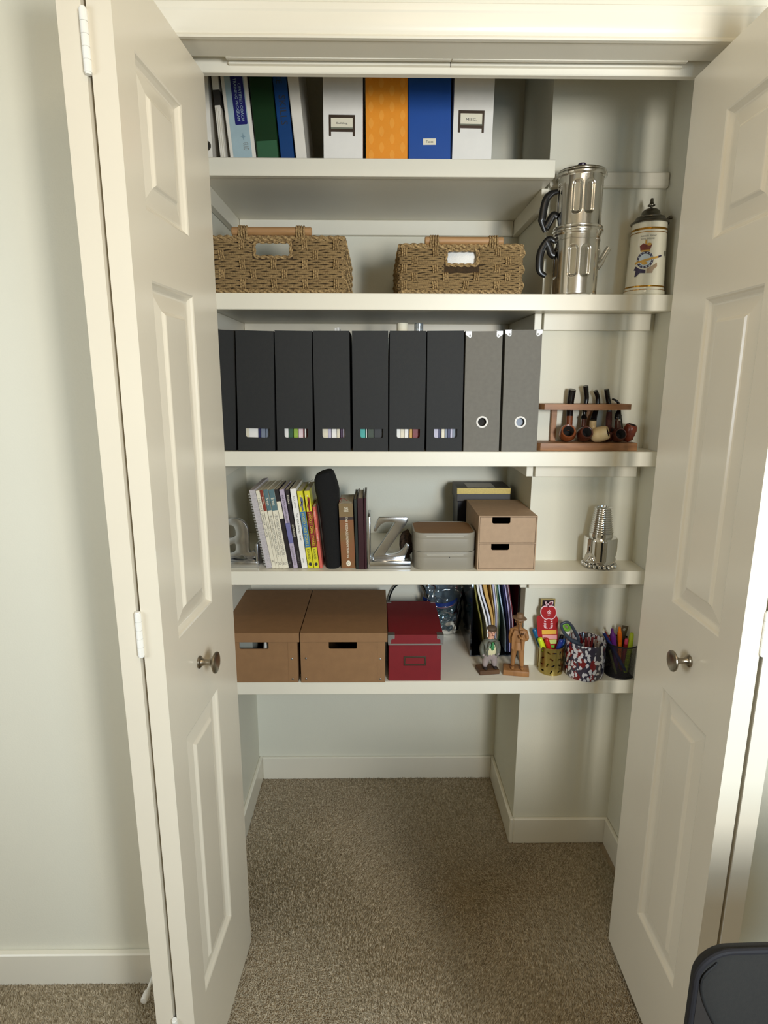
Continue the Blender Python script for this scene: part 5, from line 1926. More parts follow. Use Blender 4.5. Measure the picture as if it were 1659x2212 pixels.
# painted man in a flat cap
pb = on(1055, 1452, Z5)
Hm = (at(1064, 1351, pb.y).z - Z5)
t = thing('painted_figurine', 'painted wooden man in a flat cap and green waistcoat on a wood block', 'figurine', (pb.x, pb.y + .004, Z5 + .0003), (0, 0, math.radians(8)))
b = B()
bh_ = .0125
box(b, -.0315, .0275, -.021, .024, 0, bh_, .0012)
ob('wood_block', b, wood('dark_block_wood', (104, 72, 42), (70, 46, 28), 20, 0, .6), t)
s_ = (Hm - bh_) / 1.0
ox, oz = .003, bh_
N_ = lambda x, y, z, r, r2=None: (ox + x * s_, y * s_, oz + z * s_, r * s_, (r2 or r) * s_)
nodes = [N_(0, 0, .36, .145, .125), N_(0, -.01, .47, .165, .14), N_(0, 0, .60, .145, .115), N_(0, 0, .685, .070, .065), N_(.01, -.025, .75, .062, .06), N_(.012, -.03, .84, .092, .092), N_(.012, -.02, .93, .070, .08),
         N_(-.085, 0, .24, .088), N_(-.105, -.005, .08, .064), N_(-.105, -.02, .02, .034),
         N_(.085, 0, .24, .088), N_(.110, -.005, .08, .064), N_(.112, -.02, .02, .034),
         N_(-.150, .0, .60, .070), N_(-.190, .01, .46, .062), N_(-.175, -.03, .35, .056), N_(-.140, -.06, .30, .044),
         N_(.145, .0, .60, .070), N_(.184, .01, .46, .062), N_(.172, -.03, .35, .056), N_(.138, -.06, .30, .044)]
edges = [(0, 1), (1, 2), (2, 3), (3, 4), (4, 5), (5, 6), (0, 7), (7, 8), (8, 9), (0, 10), (10, 11), (11, 12), (2, 13), (13, 14), (14, 15), (15, 16), (2, 17), (17, 18), (18, 19), (19, 20)]
bm = skin_body(nodes, edges)
M_coat = mat('grey_green_coat', (92, 92, 78), .6, var=.12, vs=120)
M_trou = mat('mauve_trousers', (158, 142, 138), .6, var=.08, vs=100)
M_shirt = m2('cream_shirt', (214, 204, 162), .4)
M_wc = mat('green_waistcoat', (72, 150, 84), .45, two=(40, 104, 58), vs=200)
M_shoe = m2('dark_shoe', (46, 38, 36), .5)


def fc(c, n):
    z = (c.z - oz) / s_
    x = (c.x - ox) / s_
    if z > .70:
        return 0
    if z < .035:
        return 5
    if z < .355 and abs(x) < .19:
        return 2
    if c.y < -.012 * 1 and abs(x) < .088 and z < .68:
        if z < .45:
            return 3
        return 4 if abs(x) < .03 + (z - .45) * .24 else 3
    return 1


colour_faces(bm, fc)
ob('body', bm, [M_skin, M_coat, M_trou, M_shirt, M_wc, M_shoe], t, 60)
hc = Vector((ox + .012 * s_, -.035 * s_, oz + .835 * s_))
face_parts(t, hc, .088 * s_, M_skin, m2('brown_paint', (70, 44, 34), .5), m2('dark_red_paint', (130, 50, 44), .5), nose=1.1)
b = B()
lathe(b, [(0, .060), (.050, .058), (.092, .042), (.108, .015), (.102, -.008), (.085, -.014), (0, -.010)], 28, M=Matrix.Translation(hc + Vector((-.002 * s_, .008 * s_, .085 * s_))) @ Matrix.Rotation(math.radians(8), 4, 'X') @ Matrix.Scale(s_, 4))
t_ = B()
bmesh.ops.create_icosphere(t_, subdivisions=3, radius=1)
for v in t_.verts:
    v.co = Vector((v.co.x * .088, v.co.y * .06, v.co.z * .016)) * s_ + hc + Vector((0, -.075 * s_, .072 * s_))
merge(b, t_)
ob('flat_cap', b, mat('brown_cap', (84, 66, 50), .7, var=.1), t, 50)
b = B()
for s in (-1, 1):   # coat lapels and skirts
    plate(b, [(ox + s * .040 * s_, oz + .665 * s_), (ox + s * .085 * s_, oz + .655 * s_), (ox + s * .120 * s_, oz + .50 * s_), (ox + s * .112 * s_, oz + .33 * s_), (ox + s * .088 * s_, oz + .34 * s_), (ox + s * .092 * s_, oz + .50 * s_)], -.150 * s_, -.105 * s_)
    ball(b, (ox + s * .150 * s_, .02 * s_, oz + .33 * s_), .10 * s_, (.62, .95, 1.25))
ob('coat_skirts', b, M_coat, t, 50)
b = B()
plate(b, [(ox - .028 * s_, oz + .655 * s_), (ox + .028 * s_, oz + .655 * s_), (ox + .010 * s_, oz + .62 * s_), (ox + .034 * s_, oz + .52 * s_), (ox, oz + .46 * s_), (ox - .034 * s_, oz + .52 * s_), (ox - .010 * s_, oz + .62 * s_)], -.157 * s_, -.120 * s_)
ob('neckerchief', b, M_wc, t, 50)
b = B()
for s in (-1, 1):
    ball(b, (ox + s * .112 * s_, -.055 * s_, oz + .022 * s_), .052 * s_, (.85, 1.7, .5))
ob('shoes', b, M_shoe, t)

# carved man with a brimmed hat
pb = on(1114, 1455, Z5)
Hm = (at(1116, 1322, pb.y + .01).z - Z5)
t = thing('carved_figurine', 'plain carved wooden man in a brimmed hat holding a pipe to his chest', 'figurine', (pb.x, pb.y + .002, Z5 + .0003), (0, 0, math.radians(-11)))
bh_ = .0165
b = B()
box(b, -.0360, .0370, -.020, .026, 0, bh_, .0022, seg=2)
ob('wood_block', b, M_carve, t)
s_ = Hm - bh_
ox, oz = .002, bh_
nodes = [N_(0, 0, .44, .082, .07), N_(0, 0, .53, .085, .072), N_(0, .005, .66, .098, .075), N_(.002, .005, .745, .050, .048), N_(.004, -.01, .79, .042, .042), N_(.005, -.015, .855, .062, .066), N_(.005, -.01, .92, .055, .06),
         N_(-.058, 0, .36, .058), N_(-.066, 0, .20, .046), N_(-.070, .002, .035, .036),
         N_(.058, 0, .36, .058), N_(.070, -.01, .20, .046), N_(.085, -.015, .035, .036),
         N_(-.115, .01, .68, .046), N_(-.128, .015, .55, .040), N_(-.112, -.015, .45, .034),
         N_(.118, .01, .67, .046), N_(.148, -.010, .55, .042), N_(.085, -.085, .56, .034), N_(.045, -.100, .615, .028)]
edges = [(0, 1), (1, 2), (2, 3), (3, 4), (4, 5), (5, 6), (0, 7), (7, 8), (8, 9), (0, 10), (10, 11), (11, 12), (2, 13), (13, 14), (14, 15), (2, 16), (16, 17), (17, 18), (18, 19)]
bm = skin_body(nodes, edges)
ob('body', bm, M_carve, t, 40)
hc = Vector((ox + .005 * s_, -.02 * s_, oz + .85 * s_))
M_cdark = m2('dark_carving', (84, 54, 32), .6)
face_parts(t, hc, .066 * s_, M_carve, M_cdark, nose=1.2)
b = B()
Mh = Matrix.Translation(hc + Vector((0, .006 * s_, .070 * s_))) @ Matrix.Rotation(math.radians(6), 4, 'Y') @ Matrix.Scale(s_, 4)
lathe(b, [(0, .082), (.035, .085), (.056, .076), (.066, .016), (.118, .006), (.122, -.004), (.112, -.010), (.060, -.006), (0, -.006)], 32, M=Mh)
ob('brimmed_hat', b, mat('grey_brown_carving', (122, 92, 64), .6, var=.1), t, 40)
b = B()
for s in (-1, 1):   # jacket fronts, open over the shirt
    plate(b, [(ox + s * .018 * s_, oz + .72 * s_), (ox + s * .075 * s_, oz + .725 * s_), (ox + s * .110 * s_, oz + .60 * s_), (ox + s * .105 * s_, oz + .39 * s_), (ox + s * .060 * s_, oz + .37 * s_), (ox + s * .052 * s_, oz + .53 * s_), (ox + s * .040 * s_, oz + .62 * s_)], -.100 * s_, -.045 * s_, bev=.004 * s_)
lathe(b, [(.082, .50), (.096, .44), (.106, .37), (.094, .368), (.070, .44)], 24, M=Matrix.Translation((ox, 0, oz)) @ Matrix.Scale(s_, 4))
ob('jacket', b, M_carve, t, 40)
b = B()
for s, xx in ((-1, -.072), (1, .088)):
    ball(b, (ox + xx * s_, -.030 * s_, oz + .022 * s_), .040 * s_, (.85, 1.8, .58))
ob('boots', b, M_carve, t)
b = B()
for k in range(4):
    tube(b, [(ox + (.055 - .012 * k) * s_, -.105 * s_, oz + (.595 + .013 * k) * s_), (ox + (.030 - .010 * k) * s_, -.128 * s_, oz + (.600 + .013 * k) * s_), (ox + (.018 - .006 * k) * s_, -.112 * s_, oz + (.592 + .013 * k) * s_)], .0085 * s_, 7)
tube(b, [(ox + .050 * s_, -.112 * s_, oz + .625 * s_), (ox + .050 * s_, -.125 * s_, oz + .655 * s_)], .0085 * s_, 7)
ob('fingers', b, M_carve, t)
b = B()
lathe(b, [(0, -.020), (.018, -.016), (.022, .012), (.014, .014), (.011, 0), (0, -.004)], 16, M=Matrix.Translation((ox + .062 * s_, -.125 * s_, oz + .680 * s_)) @ Matrix.Rotation(.4, 4, 'Y') @ Matrix.Scale(s_, 4))
tube(b, [(ox + .055 * s_, -.125 * s_, oz + .668 * s_), (ox + .025 * s_, -.118 * s_, oz + .685 * s_), (ox + .006 * s_, -.090 * s_, oz + .800 * s_)], .005 * s_, 6)
ob('pipe', b, M_cdark, t)

# ------------------------------------------------------------------ pen cups
YC = None


def cup_at(l, r, ybot, z=Z5):
    f = on((l + r) / 2, ybot, z)
    A_, C_ = at(l, ybot - 12, f.y + .03), at(r, ybot - 12, f.y + .03)
    R = (C_.x - A_.x) / 2
    c = min(f.y + R, YN - R - .0025)
    A_, C_ = at(l, ybot - 12, c), at(r, ybot - 12, c)
    return (A_.x + C_.x) / 2, c, (C_.x - A_.x) / 2


def ring_wall(bm, prof, n=48):
    return lathe(bm, prof, n)


# gold perforated cup
gx, gy, gr = cup_at(1163, 1214, 1460)
gh = at(1190, 1404, gy - gr).z - Z5
tg = thing('pen_cup', 'gold metal cup with leaf-shaped cut-outs, full of markers and notes', 'pen cup', (gx, gy, Z5 + .0003))
M_brass = mat('antique_brass', (190, 172, 104), .3, 1, var=.08, vs=60)
b = B()
na, nz_ = 150, 46
leaf = []
for k in range(10):
    for j in range(4):
        leaf.append((2 * PI * (k + .5 * (j % 2)) / 10 + .15 * math.sin(j * 3 + k), .14 + .235 * j, (.6, -.5, .1, 1.2)[(j + k) % 4]))


def cut(a, v):
    for la, lv, rot_ in leaf:
        da = ((a - la + PI) % (2 * PI) - PI) * gr
        dz = (v - lv) * gh
        u = da * math.cos(rot_) + dz * math.sin(rot_)
        w_ = -da * math.sin(rot_) + dz * math.cos(rot_)
        if (u / .0062) ** 2 + (w_ / .0021) ** 2 < 1:
            return True
    return False


for rr in (gr, gr - .0009):
    V_ = [[b.verts.new((rr * math.cos(2 * PI * i / na), rr * math.sin(2 * PI * i / na), gh * j / nz_)) for i in range(na)] for j in range(nz_ + 1)]
    for j in range(nz_):
        for i in range(na):
            if not cut(2 * PI * (i + .5) / na, (j + .5) / nz_):
                b.faces.new((V_[j][i], V_[j][(i + 1) % na], V_[j + 1][(i + 1) % na], V_[j + 1][i]))
ob('cup_wall', b, M_brass, tg, 40)
ob('bottom', lathe(B(), [(0, .0004), (gr, 0), (gr, .0016), (0, .0016)], 40), M_brass, tg)
ob('rim', lathe(B(), [(gr - .0014, gh - .001), (gr + .0008, gh - .001), (gr + .0008, gh + .0008), (gr - .0014, gh + .0008)], 48), M_brass, tg)

# glass cup with red and white flecks
sx, sy, sr = cup_at(1219, 1300, 1474.5)
sh_ = at(1258, 1400, sy - sr).z - Z5
ts = thing('glass_cup', 'glass cup flecked in red, white and navy, holding scissors and a pen bundle', 'pen cup', (sx, sy, Z5 + .0003))
mm = bpy.data.materials.new('flecked_glass')
mm.use_nodes = True
nt = mm.node_tree
P_ = nt.nodes['Principled BSDF']
tc = nt.nodes.new('ShaderNodeTexCoord')
mp = nt.nodes.new('ShaderNodeMapping')
mp.inputs['Scale'].default_value = (1, 1, .60)
nzw = nt.nodes.new('ShaderNodeTexNoise')
nzw.inputs['Scale'].default_value = 55
nt.links.new(tc.outputs['Object'], nzw.inputs['Vector'])
vm = nt.nodes.new('ShaderNodeVectorMath')
vm.operation = 'MULTIPLY_ADD'
vm.inputs[1].default_value = (.016, .016, .016)
nt.links.new(nzw.outputs['Color'], vm.inputs[0])
nt.links.new(tc.outputs['Object'], vm.inputs[2])
nt.links.new(vm.outputs[0], mp.inputs[0])


def vor(scale, off):
    v = nt.nodes.new('ShaderNodeTexVoronoi')
    v.inputs['Scale'].default_value = scale
    m_ = nt.nodes.new('ShaderNodeMapping')
    m_.inputs['Location'].default_value = off
    nt.links.new(mp.outputs[0], m_.inputs[0])
    nt.links.new(m_.outputs[0], v.inputs['Vector'])
    return v


def thr(sock, t_):
    c_ = nt.nodes.new('ShaderNodeValToRGB')
    c_.color_ramp.elements[0].position, c_.color_ramp.elements[1].position = t_, t_ + .04
    c_.color_ramp.elements[0].color, c_.color_ramp.elements[1].color = (1, 1, 1, 1), (0, 0, 0, 1)
    nt.links.new(sock, c_.inputs[0])
    return c_.outputs[0]


def mixc(f_, a, b_):
    x = nt.nodes.new('ShaderNodeMix')
    x.data_type = 'RGBA'
    nt.links.new(f_, x.inputs[0])
    for s, v in ((6, a), (7, b_)):
        if isinstance(v, tuple):
            x.inputs[s].default_value = (*v, 1)
        else:
            nt.links.new(v, x.inputs[s])
    return x.outputs[2]


v1, v2 = vor(96, (0, 0, 0)), vor(44, (3, 1, 2))
c1 = mixc(thr(v2.outputs['Distance'], .44), lin((52, 48, 70)), lin((126, 28, 34)))
c2 = mixc(thr(v1.outputs['Distance'], .43), c1, lin((224, 224, 232)))
nt.links.new(c2, P_.inputs['Base Color'])
P_.inputs['Roughness'].default_value = .12
P_.inputs['Coat Weight'].default_value = .5
b = B()
lathe(b, [(0, 0), (sr * .93, 0), (sr * .985, .004), (sr, .012), (sr, sh_ - .001), (sr - .0012, sh_ + .0008), (sr - .003, sh_ - .001), (sr - .003, .008), (0, .006)], 64)
ob('cup_wall', b, mm, ts, 50)

# black wire mesh cup
mx, my, mr = cup_at(1303, 1369, 1470)
mh = at(1336, 1400, my - mr).z - Z5
tm = thing('mesh_cup', 'black wire mesh cup of pens and pencils, nearest the closet side wall', 'pen cup', (mx, my, Z5 + .0003))
M_wire = m2('black_wire', (20, 18, 20), .4)
b = B()
na, nz_ = 84, 40
V_ = [[b.verts.new(((mr * (.90 + .10 * j / nz_)) * math.cos(2 * PI * (i + .5 * (j % 2)) / na), (mr * (.90 + .10 * j / nz_)) * math.sin(2 * PI * (i + .5 * (j % 2)) / na), .002 + (mh - .003) * j / nz_)) for i in range(na)] for j in range(nz_ + 1)]
for j in range(nz_):
    for i in range(na):
        b.faces.new((V_[j][i], V_[j][(i + 1) % na], V_[j + 1][(i + 1) % na], V_[j + 1][i]))
bmesh.ops.wireframe(b, faces=b.faces[:], thickness=.00135, use_replace=True, use_boundary=True, use_even_offset=False)
o_ = ob('mesh_wall', b, M_wire, tm, 0)
ob('rim', lathe(B(), [(mr - .0012, mh - .0025), (mr + .0012, mh - .0025), (mr + .0014, mh), (mr, mh + .001), (mr - .0014, mh)], 48), M_wire, tm)
b = B()
lathe(b, [(0, .0003), (mr * .93, .0), (mr * .93, .004), (mr * .89, .004), (mr * .89, .0014), (0, .0014)], 48)
ob('bottom', b, M_wire, tm)


# ------------------------------------------------------------------ pens, markers and the things in the cups
def stick(name, label, cat, top, bot, prof, group=None):
    """prof: list of (part name, [(r, f)...], material): f runs 0 at the foot to 1 at the top"""
    top, bot = Vector(top), Vector(bot)
    d = top - bot
    L_ = d.length
    t = thing(name, label, cat, bot, (0, 0, 0), group)
    t.rotation_euler = Vector((0, 0, 1)).rotation_difference(d.normalized()).to_euler()
    for nm, pr, m_ in prof:
        b = B()
        lathe(b, [(r, f * L_) for r, f in pr], 16)
        ob(nm, b, m_, t, 45)
    return t


def inside(cx, cy, r, an, z=Z5 + .003):
    return (cx + r * math.cos(an), cy + r * math.sin(an), z)


M_hy = m2('highlighter_yellow', (206, 226, 44), .35)
M_rp = m2('red_marker', (186, 32, 26), .35)
M_bp = m2('blue_marker', (30, 52, 140), .25)
M_tp = m2('teal_blue_marker', (26, 98, 142), .3)
M_sky2 = m2('light_blue_marker', (38, 82, 150), .25)
marker = lambda m_, r, capm=None: [('barrel', [(0, 0), (r * .5, .0), (r * .9, .03), (r * .92, .60), (0, .60)], m_), ('cap', [(0, .60), (r, .60), (r, .93), (r * .86, .985), (r * .6, 1), (0, 1)], capm or m_)]
GP = 'markers in the gold cup'
T = lambda px, py, y: at(px, py, y)
stick('marker', 'teal blue marker leaning out of the gold cup beside the red card', 'marker', T(1153.5, 1358, gy + .010), (gx - .004, gy + .012, Z5 + .006), marker(M_tp, .0070), GP)
stick('highlighter', 'yellow highlighter leaning out of the gold cup beside the red marker', 'marker', T(1165.5, 1378, gy - .008), (gx + .002, gy - .002, Z5 + .006), marker(M_hy, .0078), GP)
stick('marker', 'red marker sticking out of the gold cup', 'marker', T(1180, 1379, gy - .014), (gx + .012, gy - .010, Z5 + .006), marker(M_rp, .0068), GP)
stick('marker', 'bright blue marker leaning toward the flecked glass cup', 'marker', T(1213, 1381, gy - .010), (gx - .003, gy - .012, Z5 + .006), marker(M_bp, .0066), GP)
stick('marker', 'mid blue marker behind the bright blue one in the gold cup', 'marker', T(1221, 1379, gy + .004), (gx + .006, gy + .004, Z5 + .006), marker(M_sky2, .0060), GP)
stick('marker', 'black marker sticking up behind the blue markers', 'marker', T(1214.5, 1371, gy + .014), (gx + .006, gy + .014, Z5 + .006), marker(M_blackpl, .0050), GP)

# red card with an apple, holding paper flags, and a little framed picture behind it
yc = gy + .004
sc_ = 16.59
Qc = lambda x, y, yy=yc: (at(1150 + x / sc_, 1280 + y / sc_, yy).x, at(1150 + x / sc_, 1280 + y / sc_, yy).z)
t = thing('apple_card', 'red sticky-flag card with a white-edged apple top, standing in the gold cup', 'card', (0, 0, 0))
M_card = m2('red_card', (170, 30, 36), .4)
M_pinkw = m2('pinkish_white_print', (240, 206, 214), .5)
bl_ = Qc(330, 2000)
ob('card', plate(B(), [Qc(x, y) for x, y in ((150, 900), (200, 830), (860, 830), (925, 930), (905, 1300), (900, 2000))] + [(bl_[0] + .022, Z5 + .006), (bl_[0], Z5 + .006)] + [Qc(x, y) for x, y in ((260, 2000), (190, 1500))], yc, yc + .0012), M_card, t)
ap = smooth_loop([(570, 530), (480, 500), (390, 520), (325, 600), (310, 710), (345, 820), (420, 900), (500, 935), (585, 905), (660, 935), (750, 900), (815, 820), (840, 710), (820, 600), (760, 520), (670, 500)], 4)
ao_ = [(580 + (x - 580) * 1.10, 715 + (y - 715) * 1.15) for x, y in ap]
apw = ob('apple_outline', plate(B(), [Qc(x, y) for x, y in ao_], yc - .0014, yc - .0006), M_pinkw, t)
ob('apple', plate(B(), [Qc(x, y) for x, y in ap], yc - .0019, yc - .0014), M_card, apw)
lf = smooth_loop([(575, 450), (600, 370), (680, 330), (715, 345), (700, 410), (640, 460)], 4)
ob('leaf_outline', plate(B(), [Qc(640 + (x - 640) * 1.4, 400 + (y - 400) * 1.4) for x, y in lf], yc - .0014, yc - .0006), M_pinkw, apw)
ob('leaf', plate(B(), [Qc(x, y) for x, y in lf], yc - .0019, yc - .0014), m2('maroon_print_card', (110, 34, 56), .4), apw)
ob('stem_outline', plate(B(), [Qc(x, y) for x, y in ((440, 330), (500, 320), (610, 520), (520, 530))], yc - .0014, yc - .0006), M_pinkw, apw)
ob('stem', plate(B(), [Qc(x, y) for x, y in ((470, 345), (492, 345), (600, 530), (565, 535))], yc - .0021, yc - .0015), m2('maroon_print_card', (110, 34, 56), .4), apw)
b = B()
plate(b, [Qc(x, y) for x, y in ((600, 610), (670, 690), (655, 690), (655, 750), (540, 750), (540, 690), (520, 690))], yc - .0024, yc - .0019, [[Qc(x, y) for x, y in ((600, 640), (640, 690), (640, 735), (555, 735), (555, 690))]])
plate(b, [Qc(x, y) for x, y in ((580, 730), (580, 690), (620, 660), (620, 730))], yc - .0024, yc - .0019)
ob('school_mark', b, M_pinkw, apw)
cxt = Qc(600, 800)
lettering(apw, 'SCHOOL', M_pinkw, .0095, .0028, Qc(605, 785)[0], yc - .0024, Qc(605, 785)[1])
lettering(apw, 'BOARD', M_pinkw, .0055, .0024, Qc(575, 820)[0], yc - .0024, Qc(575, 820)[1])
b = B()


def strip(*pts):
    plate(b, [Qc(x, y) for x, y in pts], yc - .0008, yc - .0002)


for s in (-1, 1):
    X_ = lambda x: 570 + s * x
    strip((X_(85), 1020), (X_(150), 1005), (X_(150), 1030), (X_(110), 1065), (X_(80), 1050))
    strip((X_(80), 1095), (X_(165), 1090), (X_(165), 1110), (X_(100), 1115), (X_(100), 1160), (X_(165), 1160), (X_(165), 1180), (X_(80), 1180))
    strip((X_(125), 1125), (X_(150), 1125), (X_(150), 1150), (X_(125), 1150))
    strip((X_(70), 1215), (X_(165), 1205), (X_(125), 1280), (X_(20), 1285), (X_(20), 1262), (X_(80), 1255))
ob('white_print', b, M_pinkw, t)
for col, y0, y1, x0, x1 in (((238, 186, 70), 1340, 1495, 335, 860), ((242, 168, 168), 1520, 1665, 355, 875), ((214, 230, 130), 1690, 1840, 470, 865), ((120, 190, 60), 1880, 1990, 560, 790)):
    b = B()
    plate(b, [Qc(x, y) for x, y in ((x0, y0), (x1, y0 - 6), (x1, y1 - 12), (x0 + 8, y1))], yc - .0010, yc - .0002)
    ob('paper_flag', b, m2('paper_flag', col, .6), t)
yp = gy + .016
Qp = lambda x, y: Qc(x, y, yp)
t = thing('small_frame', 'small gold-framed dark card standing behind the red apple card', 'frame', (0, 0, 0))
f0, f1 = Qp(215, 2000), Qp(830, 230)
zb_f = Z5 + .004
fw_ = .0034
ob('frame', plate(B(), [(f0[0], zb_f), (f1[0], zb_f), (f1[0], f1[1]), (f0[0], f1[1])], yp, yp + .004, [[(f0[0] + fw_, zb_f + fw_), (f1[0] - fw_, zb_f + fw_), (f1[0] - fw_, f1[1] - fw_), (f0[0] + fw_, f1[1] - fw_)]]), mat('gilt_frame', (196, 176, 116), .35, .5), t)
ob('picture', box(B(), f0[0] + fw_ - .0005, f1[0] - fw_ + .0005, yp + .0008, yp + .003, zb_f + fw_, f1[1] - fw_ + .0005), mat('dark_photo', (52, 40, 52), .25, two=(150, 160, 190), vs=38, ramp=(.28, .46)), t)

# scissors with grey and green handles, tape and pen bundle in the glass cup
ysx = sy - .006
scs = 6.144
Qs = lambda x, y, yy=ysx: Vector((at(1130 + x / scs, 1270 + y / scs, yy).x, yy, at(1130 + x / scs, 1270 + y / scs, yy).z))
t = thing('scissors', 'scissors with slate grey loop handle and green thumb inset, in the flecked cup', 'scissors', (0, 0, 0))
loop = [(505, 500), (530, 468), (590, 456), (640, 500), (690, 580), (730, 660), (735, 720), (690, 722), (640, 690), (580, 640), (535, 580)]
b = B()
tube(b, [Qs(x, y) for x, y in smooth_loop(loop, 4)], .0044, 8, True)
tube(b, [Qs(640, 690), Qs(700, 720), Qs(760, 770), Qs(790, 900)], [.005, .0075, .008, .005], 10)
tube(b, [Qs(600, 655), Qs(650, 705), Qs(720, 760), Qs(780, 900)], [.005, .0065, .0075, .005], 10)
ob('grey_handle', b, m2('slate_grey_plastic', (62, 72, 88), .4), t, 60)
b = B()
tube(b, [Qs(x, y, ysx + .001) for x, y in smooth_loop([(530, 495), (570, 475), (605, 500), (612, 545), (585, 560), (550, 545)], 4)], .0042, 8, True)
ob('green_inset', b, m2('lime_green_plastic', (122, 182, 62), .35), t, 60)
b = B()
plate(b, [(q_.x, q_.z) for q_ in (Qs(560, 555), Qs(618, 545), Qs(622, 590), Qs(600, 620), Qs(575, 600))], ysx - .001, ysx + .003)
ob('white_inset', b, M_white, t)
b = B()
tip = (sx + .022, ysx + .002, Z5 + .010)
q0, q1 = Qs(775, 880), Qs(795, 880)
plate(b, [(q0.x, q0.z), (q1.x + .006, q1.z), (tip[0] + .001, tip[2]), (tip[0] - .001, tip[2])], ysx, ysx + .002)
ob('blade', b, M_steel, t)
for k, (px, py, mm_, nm) in enumerate(((1266, 1378, M_redp, 'maroon pencil'), (1272.5, 1376, m2('rose_pencil', (150, 70, 74), .4), 'rose pencil'), (1280, 1376, M_redp, 'dark red pencil'), (1288, 1381, m2('taupe_pencil', (150, 130, 118), .4), 'taupe pencil'), (1294, 1386, m2('clear_grey_pencil', (186, 178, 172), .3), 'pale grey pencil'))):
    stick('pencil', '%s standing in the flecked glass cup' % nm, 'pencil', T(px, py, sy + .006 + .004 * (k % 3)), (sx + .004 + .006 * k, sy + .004 * (k % 3), Z5 + .008), [('barrel', [(0, 0), (.0032, .02), (.0034, .98), (.0028, 1), (0, 1)], mm_)], 'pencils in the flecked cup')

# mesh cup contents
GM = 'pens in the black mesh cup'
stick('pen', 'navy blue pen with a white end, first in the mesh cup', 'pen', T(1301.5, 1362, my + .002), (mx + .020, my - .010, Z5 + .004),
      [('barrel', [(0, 0), (.0012, .01), (.0040, .12), (.0045, .3), (.0045, .95), (0, .95)], m2('navy_pen', (28, 44, 112), .3)), ('end_cap', [(0, .95), (.0034, .95), (.0034, 1), (0, 1.005)], M_white)], GM)
stick('pencil', 'red pencil with a pale tip beside the navy pen in the mesh cup', 'pencil', T(1303, 1359, my + .012), (mx + .024, my + .002, Z5 + .004),
      [('barrel', [(0, 0), (.0010, .01), (.0036, .10), (.0036, .955), (0, .955)], m2('red_pencil', (166, 44, 22), .4)), ('eraser', [(0, .955), (.0030, .955), (.0026, 1), (0, 1)], M_cream)], GM)
stick('pen', 'fat purple pen with a stepped clicker in the mesh cup', 'pen', T(1322, 1357.5, my + .004), (mx - .003, my + .008, Z5 + .004),
      [('barrel', [(0, 0), (.0015, .01), (.0065, .2), (.0075, .5), (.0086, .78), (.0078, .86), (.0040, .91), (.0036, .99), (0, 1)], m2('purple_pen', (92, 30, 112), .25))], GM)
stick('pen', 'orange pen with a pocket clip in the mesh cup', 'pen', T(1338.5, 1354, my + .008), (mx + .008, my + .014, Z5 + .004),
      [('barrel', [(0, 0), (.0015, .01), (.0056, .15), (.0058, .84), (.0040, .94), (.0030, .995), (0, 1)], m2('orange_pen', (224, 116, 14), .3)), ('clip', [(.0062, .66), (.0068, .68), (.0066, .86), (.0060, .88)], m2('orange_clip', (206, 96, 8), .3))], GM)
stick('marker', 'pink-capped short marker in the mesh cup', 'marker', T(1354, 1380, my - .002), (mx + .010, my + .006, Z5 + .004),
      [('barrel', [(0, 0), (.003, .01), (.0058, .1), (.0058, .85), (0, .85)], m2('crimson_marker', (150, 22, 34), .35)), ('cap', [(0, .85), (.0052, .85), (.0052, .98), (.004, 1), (0, 1)], m2('pink_cap', (206, 66, 96), .35))], GM)
stick('highlighter', 'lime highlighter beside the closet side wall in the mesh cup', 'marker', T(1366, 1367, my + .000), (mx + .016, my - .006, Z5 + .004), marker(m2('lime_highlighter', (190, 212, 44), .35), .0072), GM)
yru = my + .014
r0, r1, r2 = T(1344, 1350.5, yru), T(1357, 1355, yru), (mx - .020, yru, Z5 + .008)
t = thing('steel_ruler', 'dark steel ruler with a round hole slanting in the mesh cup', 'ruler', (0, 0, 0), group=GM)
ax_ = Vector((r0.x - r2[0], 0, r0.z - r2[2]))
ang = math.atan2(ax_.x, ax_.z)
Lr, wr = ax_.length, (r1 - r0).length
b = B()
plate(b, [(0, 0), (wr, 0), (wr, Lr), (0, Lr)], 0, .0009, [circ(wr / 2, Lr - .012, .0042, 20)])
t.location, t.rotation_euler = r2, (0, ang, 0)
ob('blade', b, mat('dull_steel', (110, 98, 82), .35, .8), t)
stick('pencil', 'olive pencil low inside the mesh cup', 'pencil', T(1316, 1404, my), (mx - .014, my - .018, Z5 + .004), [('barrel', [(0, 0), (.0010, .01), (.0035, .12), (.0035, 1), (0, 1)], m2('olive_pencil', (110, 112, 60), .4))], GM)

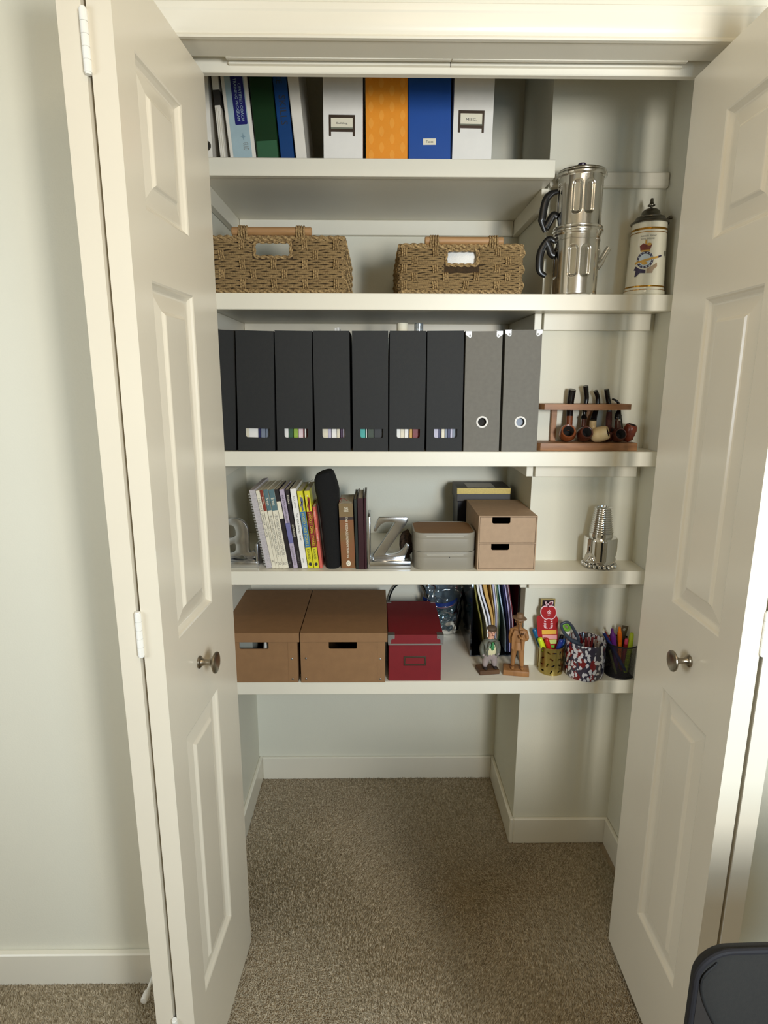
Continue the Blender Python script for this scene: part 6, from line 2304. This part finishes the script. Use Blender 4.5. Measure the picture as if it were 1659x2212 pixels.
# ------------------------------------------------------------------ black desk chair in front of the closet, its back nearest the door
yk = -.75
A_ = at(1515, 2044, yk)
cxk = at(1495, 2110, yk).x
wk = .60
zt_ = at(1560, 2045, yk).z
t = thing('desk_chair', 'black desk chair whose rounded padded back stands before the folded door', 'chair', (cxk + wk / 2, yk, 0), (0, 0, math.radians(1.5)))
M_pad = mat('charcoal_upholstery', (29, 27, 23), .9, var=.12, vs=200, bump=.15, bs=900)
M_pipe = m2('black_piping', (10, 7, 13), .8)
out = rrect(-wk / 2, wk / 2, .47, zt_, .036, 10)
b = B()
plate(b, out, 0, .012, bev=.002)
back = ob('backrest', b, M_pad, t, 50)
b = B()
tube(b, [(x, .001, z) for x, z in out], .0034, 10, True)
ob('piping', b, M_pipe, back)
b = B()
sm = spline([(-wk / 2 + .020, -.001, zt_ - .012), (-wk / 2 + .0055, -.0014, zt_ - .032), (-wk / 2 + .010, -.0014, zt_ - .062), (-wk / 2 + .034, -.0014, zt_ - .112), (-wk / 2 + .0325, -.0014, zt_ - .122), (-wk / 2 + .060, -.0014, zt_ - .175), (-wk / 2 + .080, -.0014, .50)], 8)
tube(b, sm, .0013, 6)
ob('seam', b, m2('black_seam', (8, 8, 8), .7), back)
side = [(p_.x, p_.z) for p_ in sm] + [(-wk / 2 + .004, .50), (-wk / 2 + .003, zt_ - .04)]
b = B()
plate(b, side, -.0010, .0004)
ob('side_bolster', b, mat('brown_black_fabric', (33, 27, 22), .85, var=.1, vs=200), back)
b = B()
slab2(b, rrect(-.23, .23, -.47, -.02, .07, 8), .43, .495, bev=.015)
ob('seat', b, M_pad, t, 50)
b = B()
tube(b, spline([(0, .030, .62), (0, .038, .50), (0, .02, .41), (0, -.16, .405)], 6), .016, 10)
ob('back_stay', b, M_blackpl, t)
b = B()
tube(b, [(0, -.24, .43), (0, -.24, .16)], .025, 16)
ob('gas_column', b, M_blackpl, t)
for k in range(5):
    an = 2 * PI * k / 5 + .3
    c_, s_ = math.cos(an), math.sin(an)
    b = B()
    tube(b, [(.02 * c_, -.24 + .02 * s_, .15), (.27 * c_, -.24 + .27 * s_, .085)], [.024, .015], 10)
    leg = ob('base_arm', b, M_blackpl, t)
    b = B()
    Mw = Matrix.Translation((.27 * c_, -.24 + .27 * s_, .036)) @ Matrix.Rotation(an, 4, 'Z') @ Matrix.Rotation(PI / 2, 4, 'X')
    lathe(b, [(0, -.018), (.024, -.018), (.0275, -.012), (.0275, .012), (.024, .018), (0, .018)], 20, M=Mw)
    ob('caster', b, M_blackpl, leg)
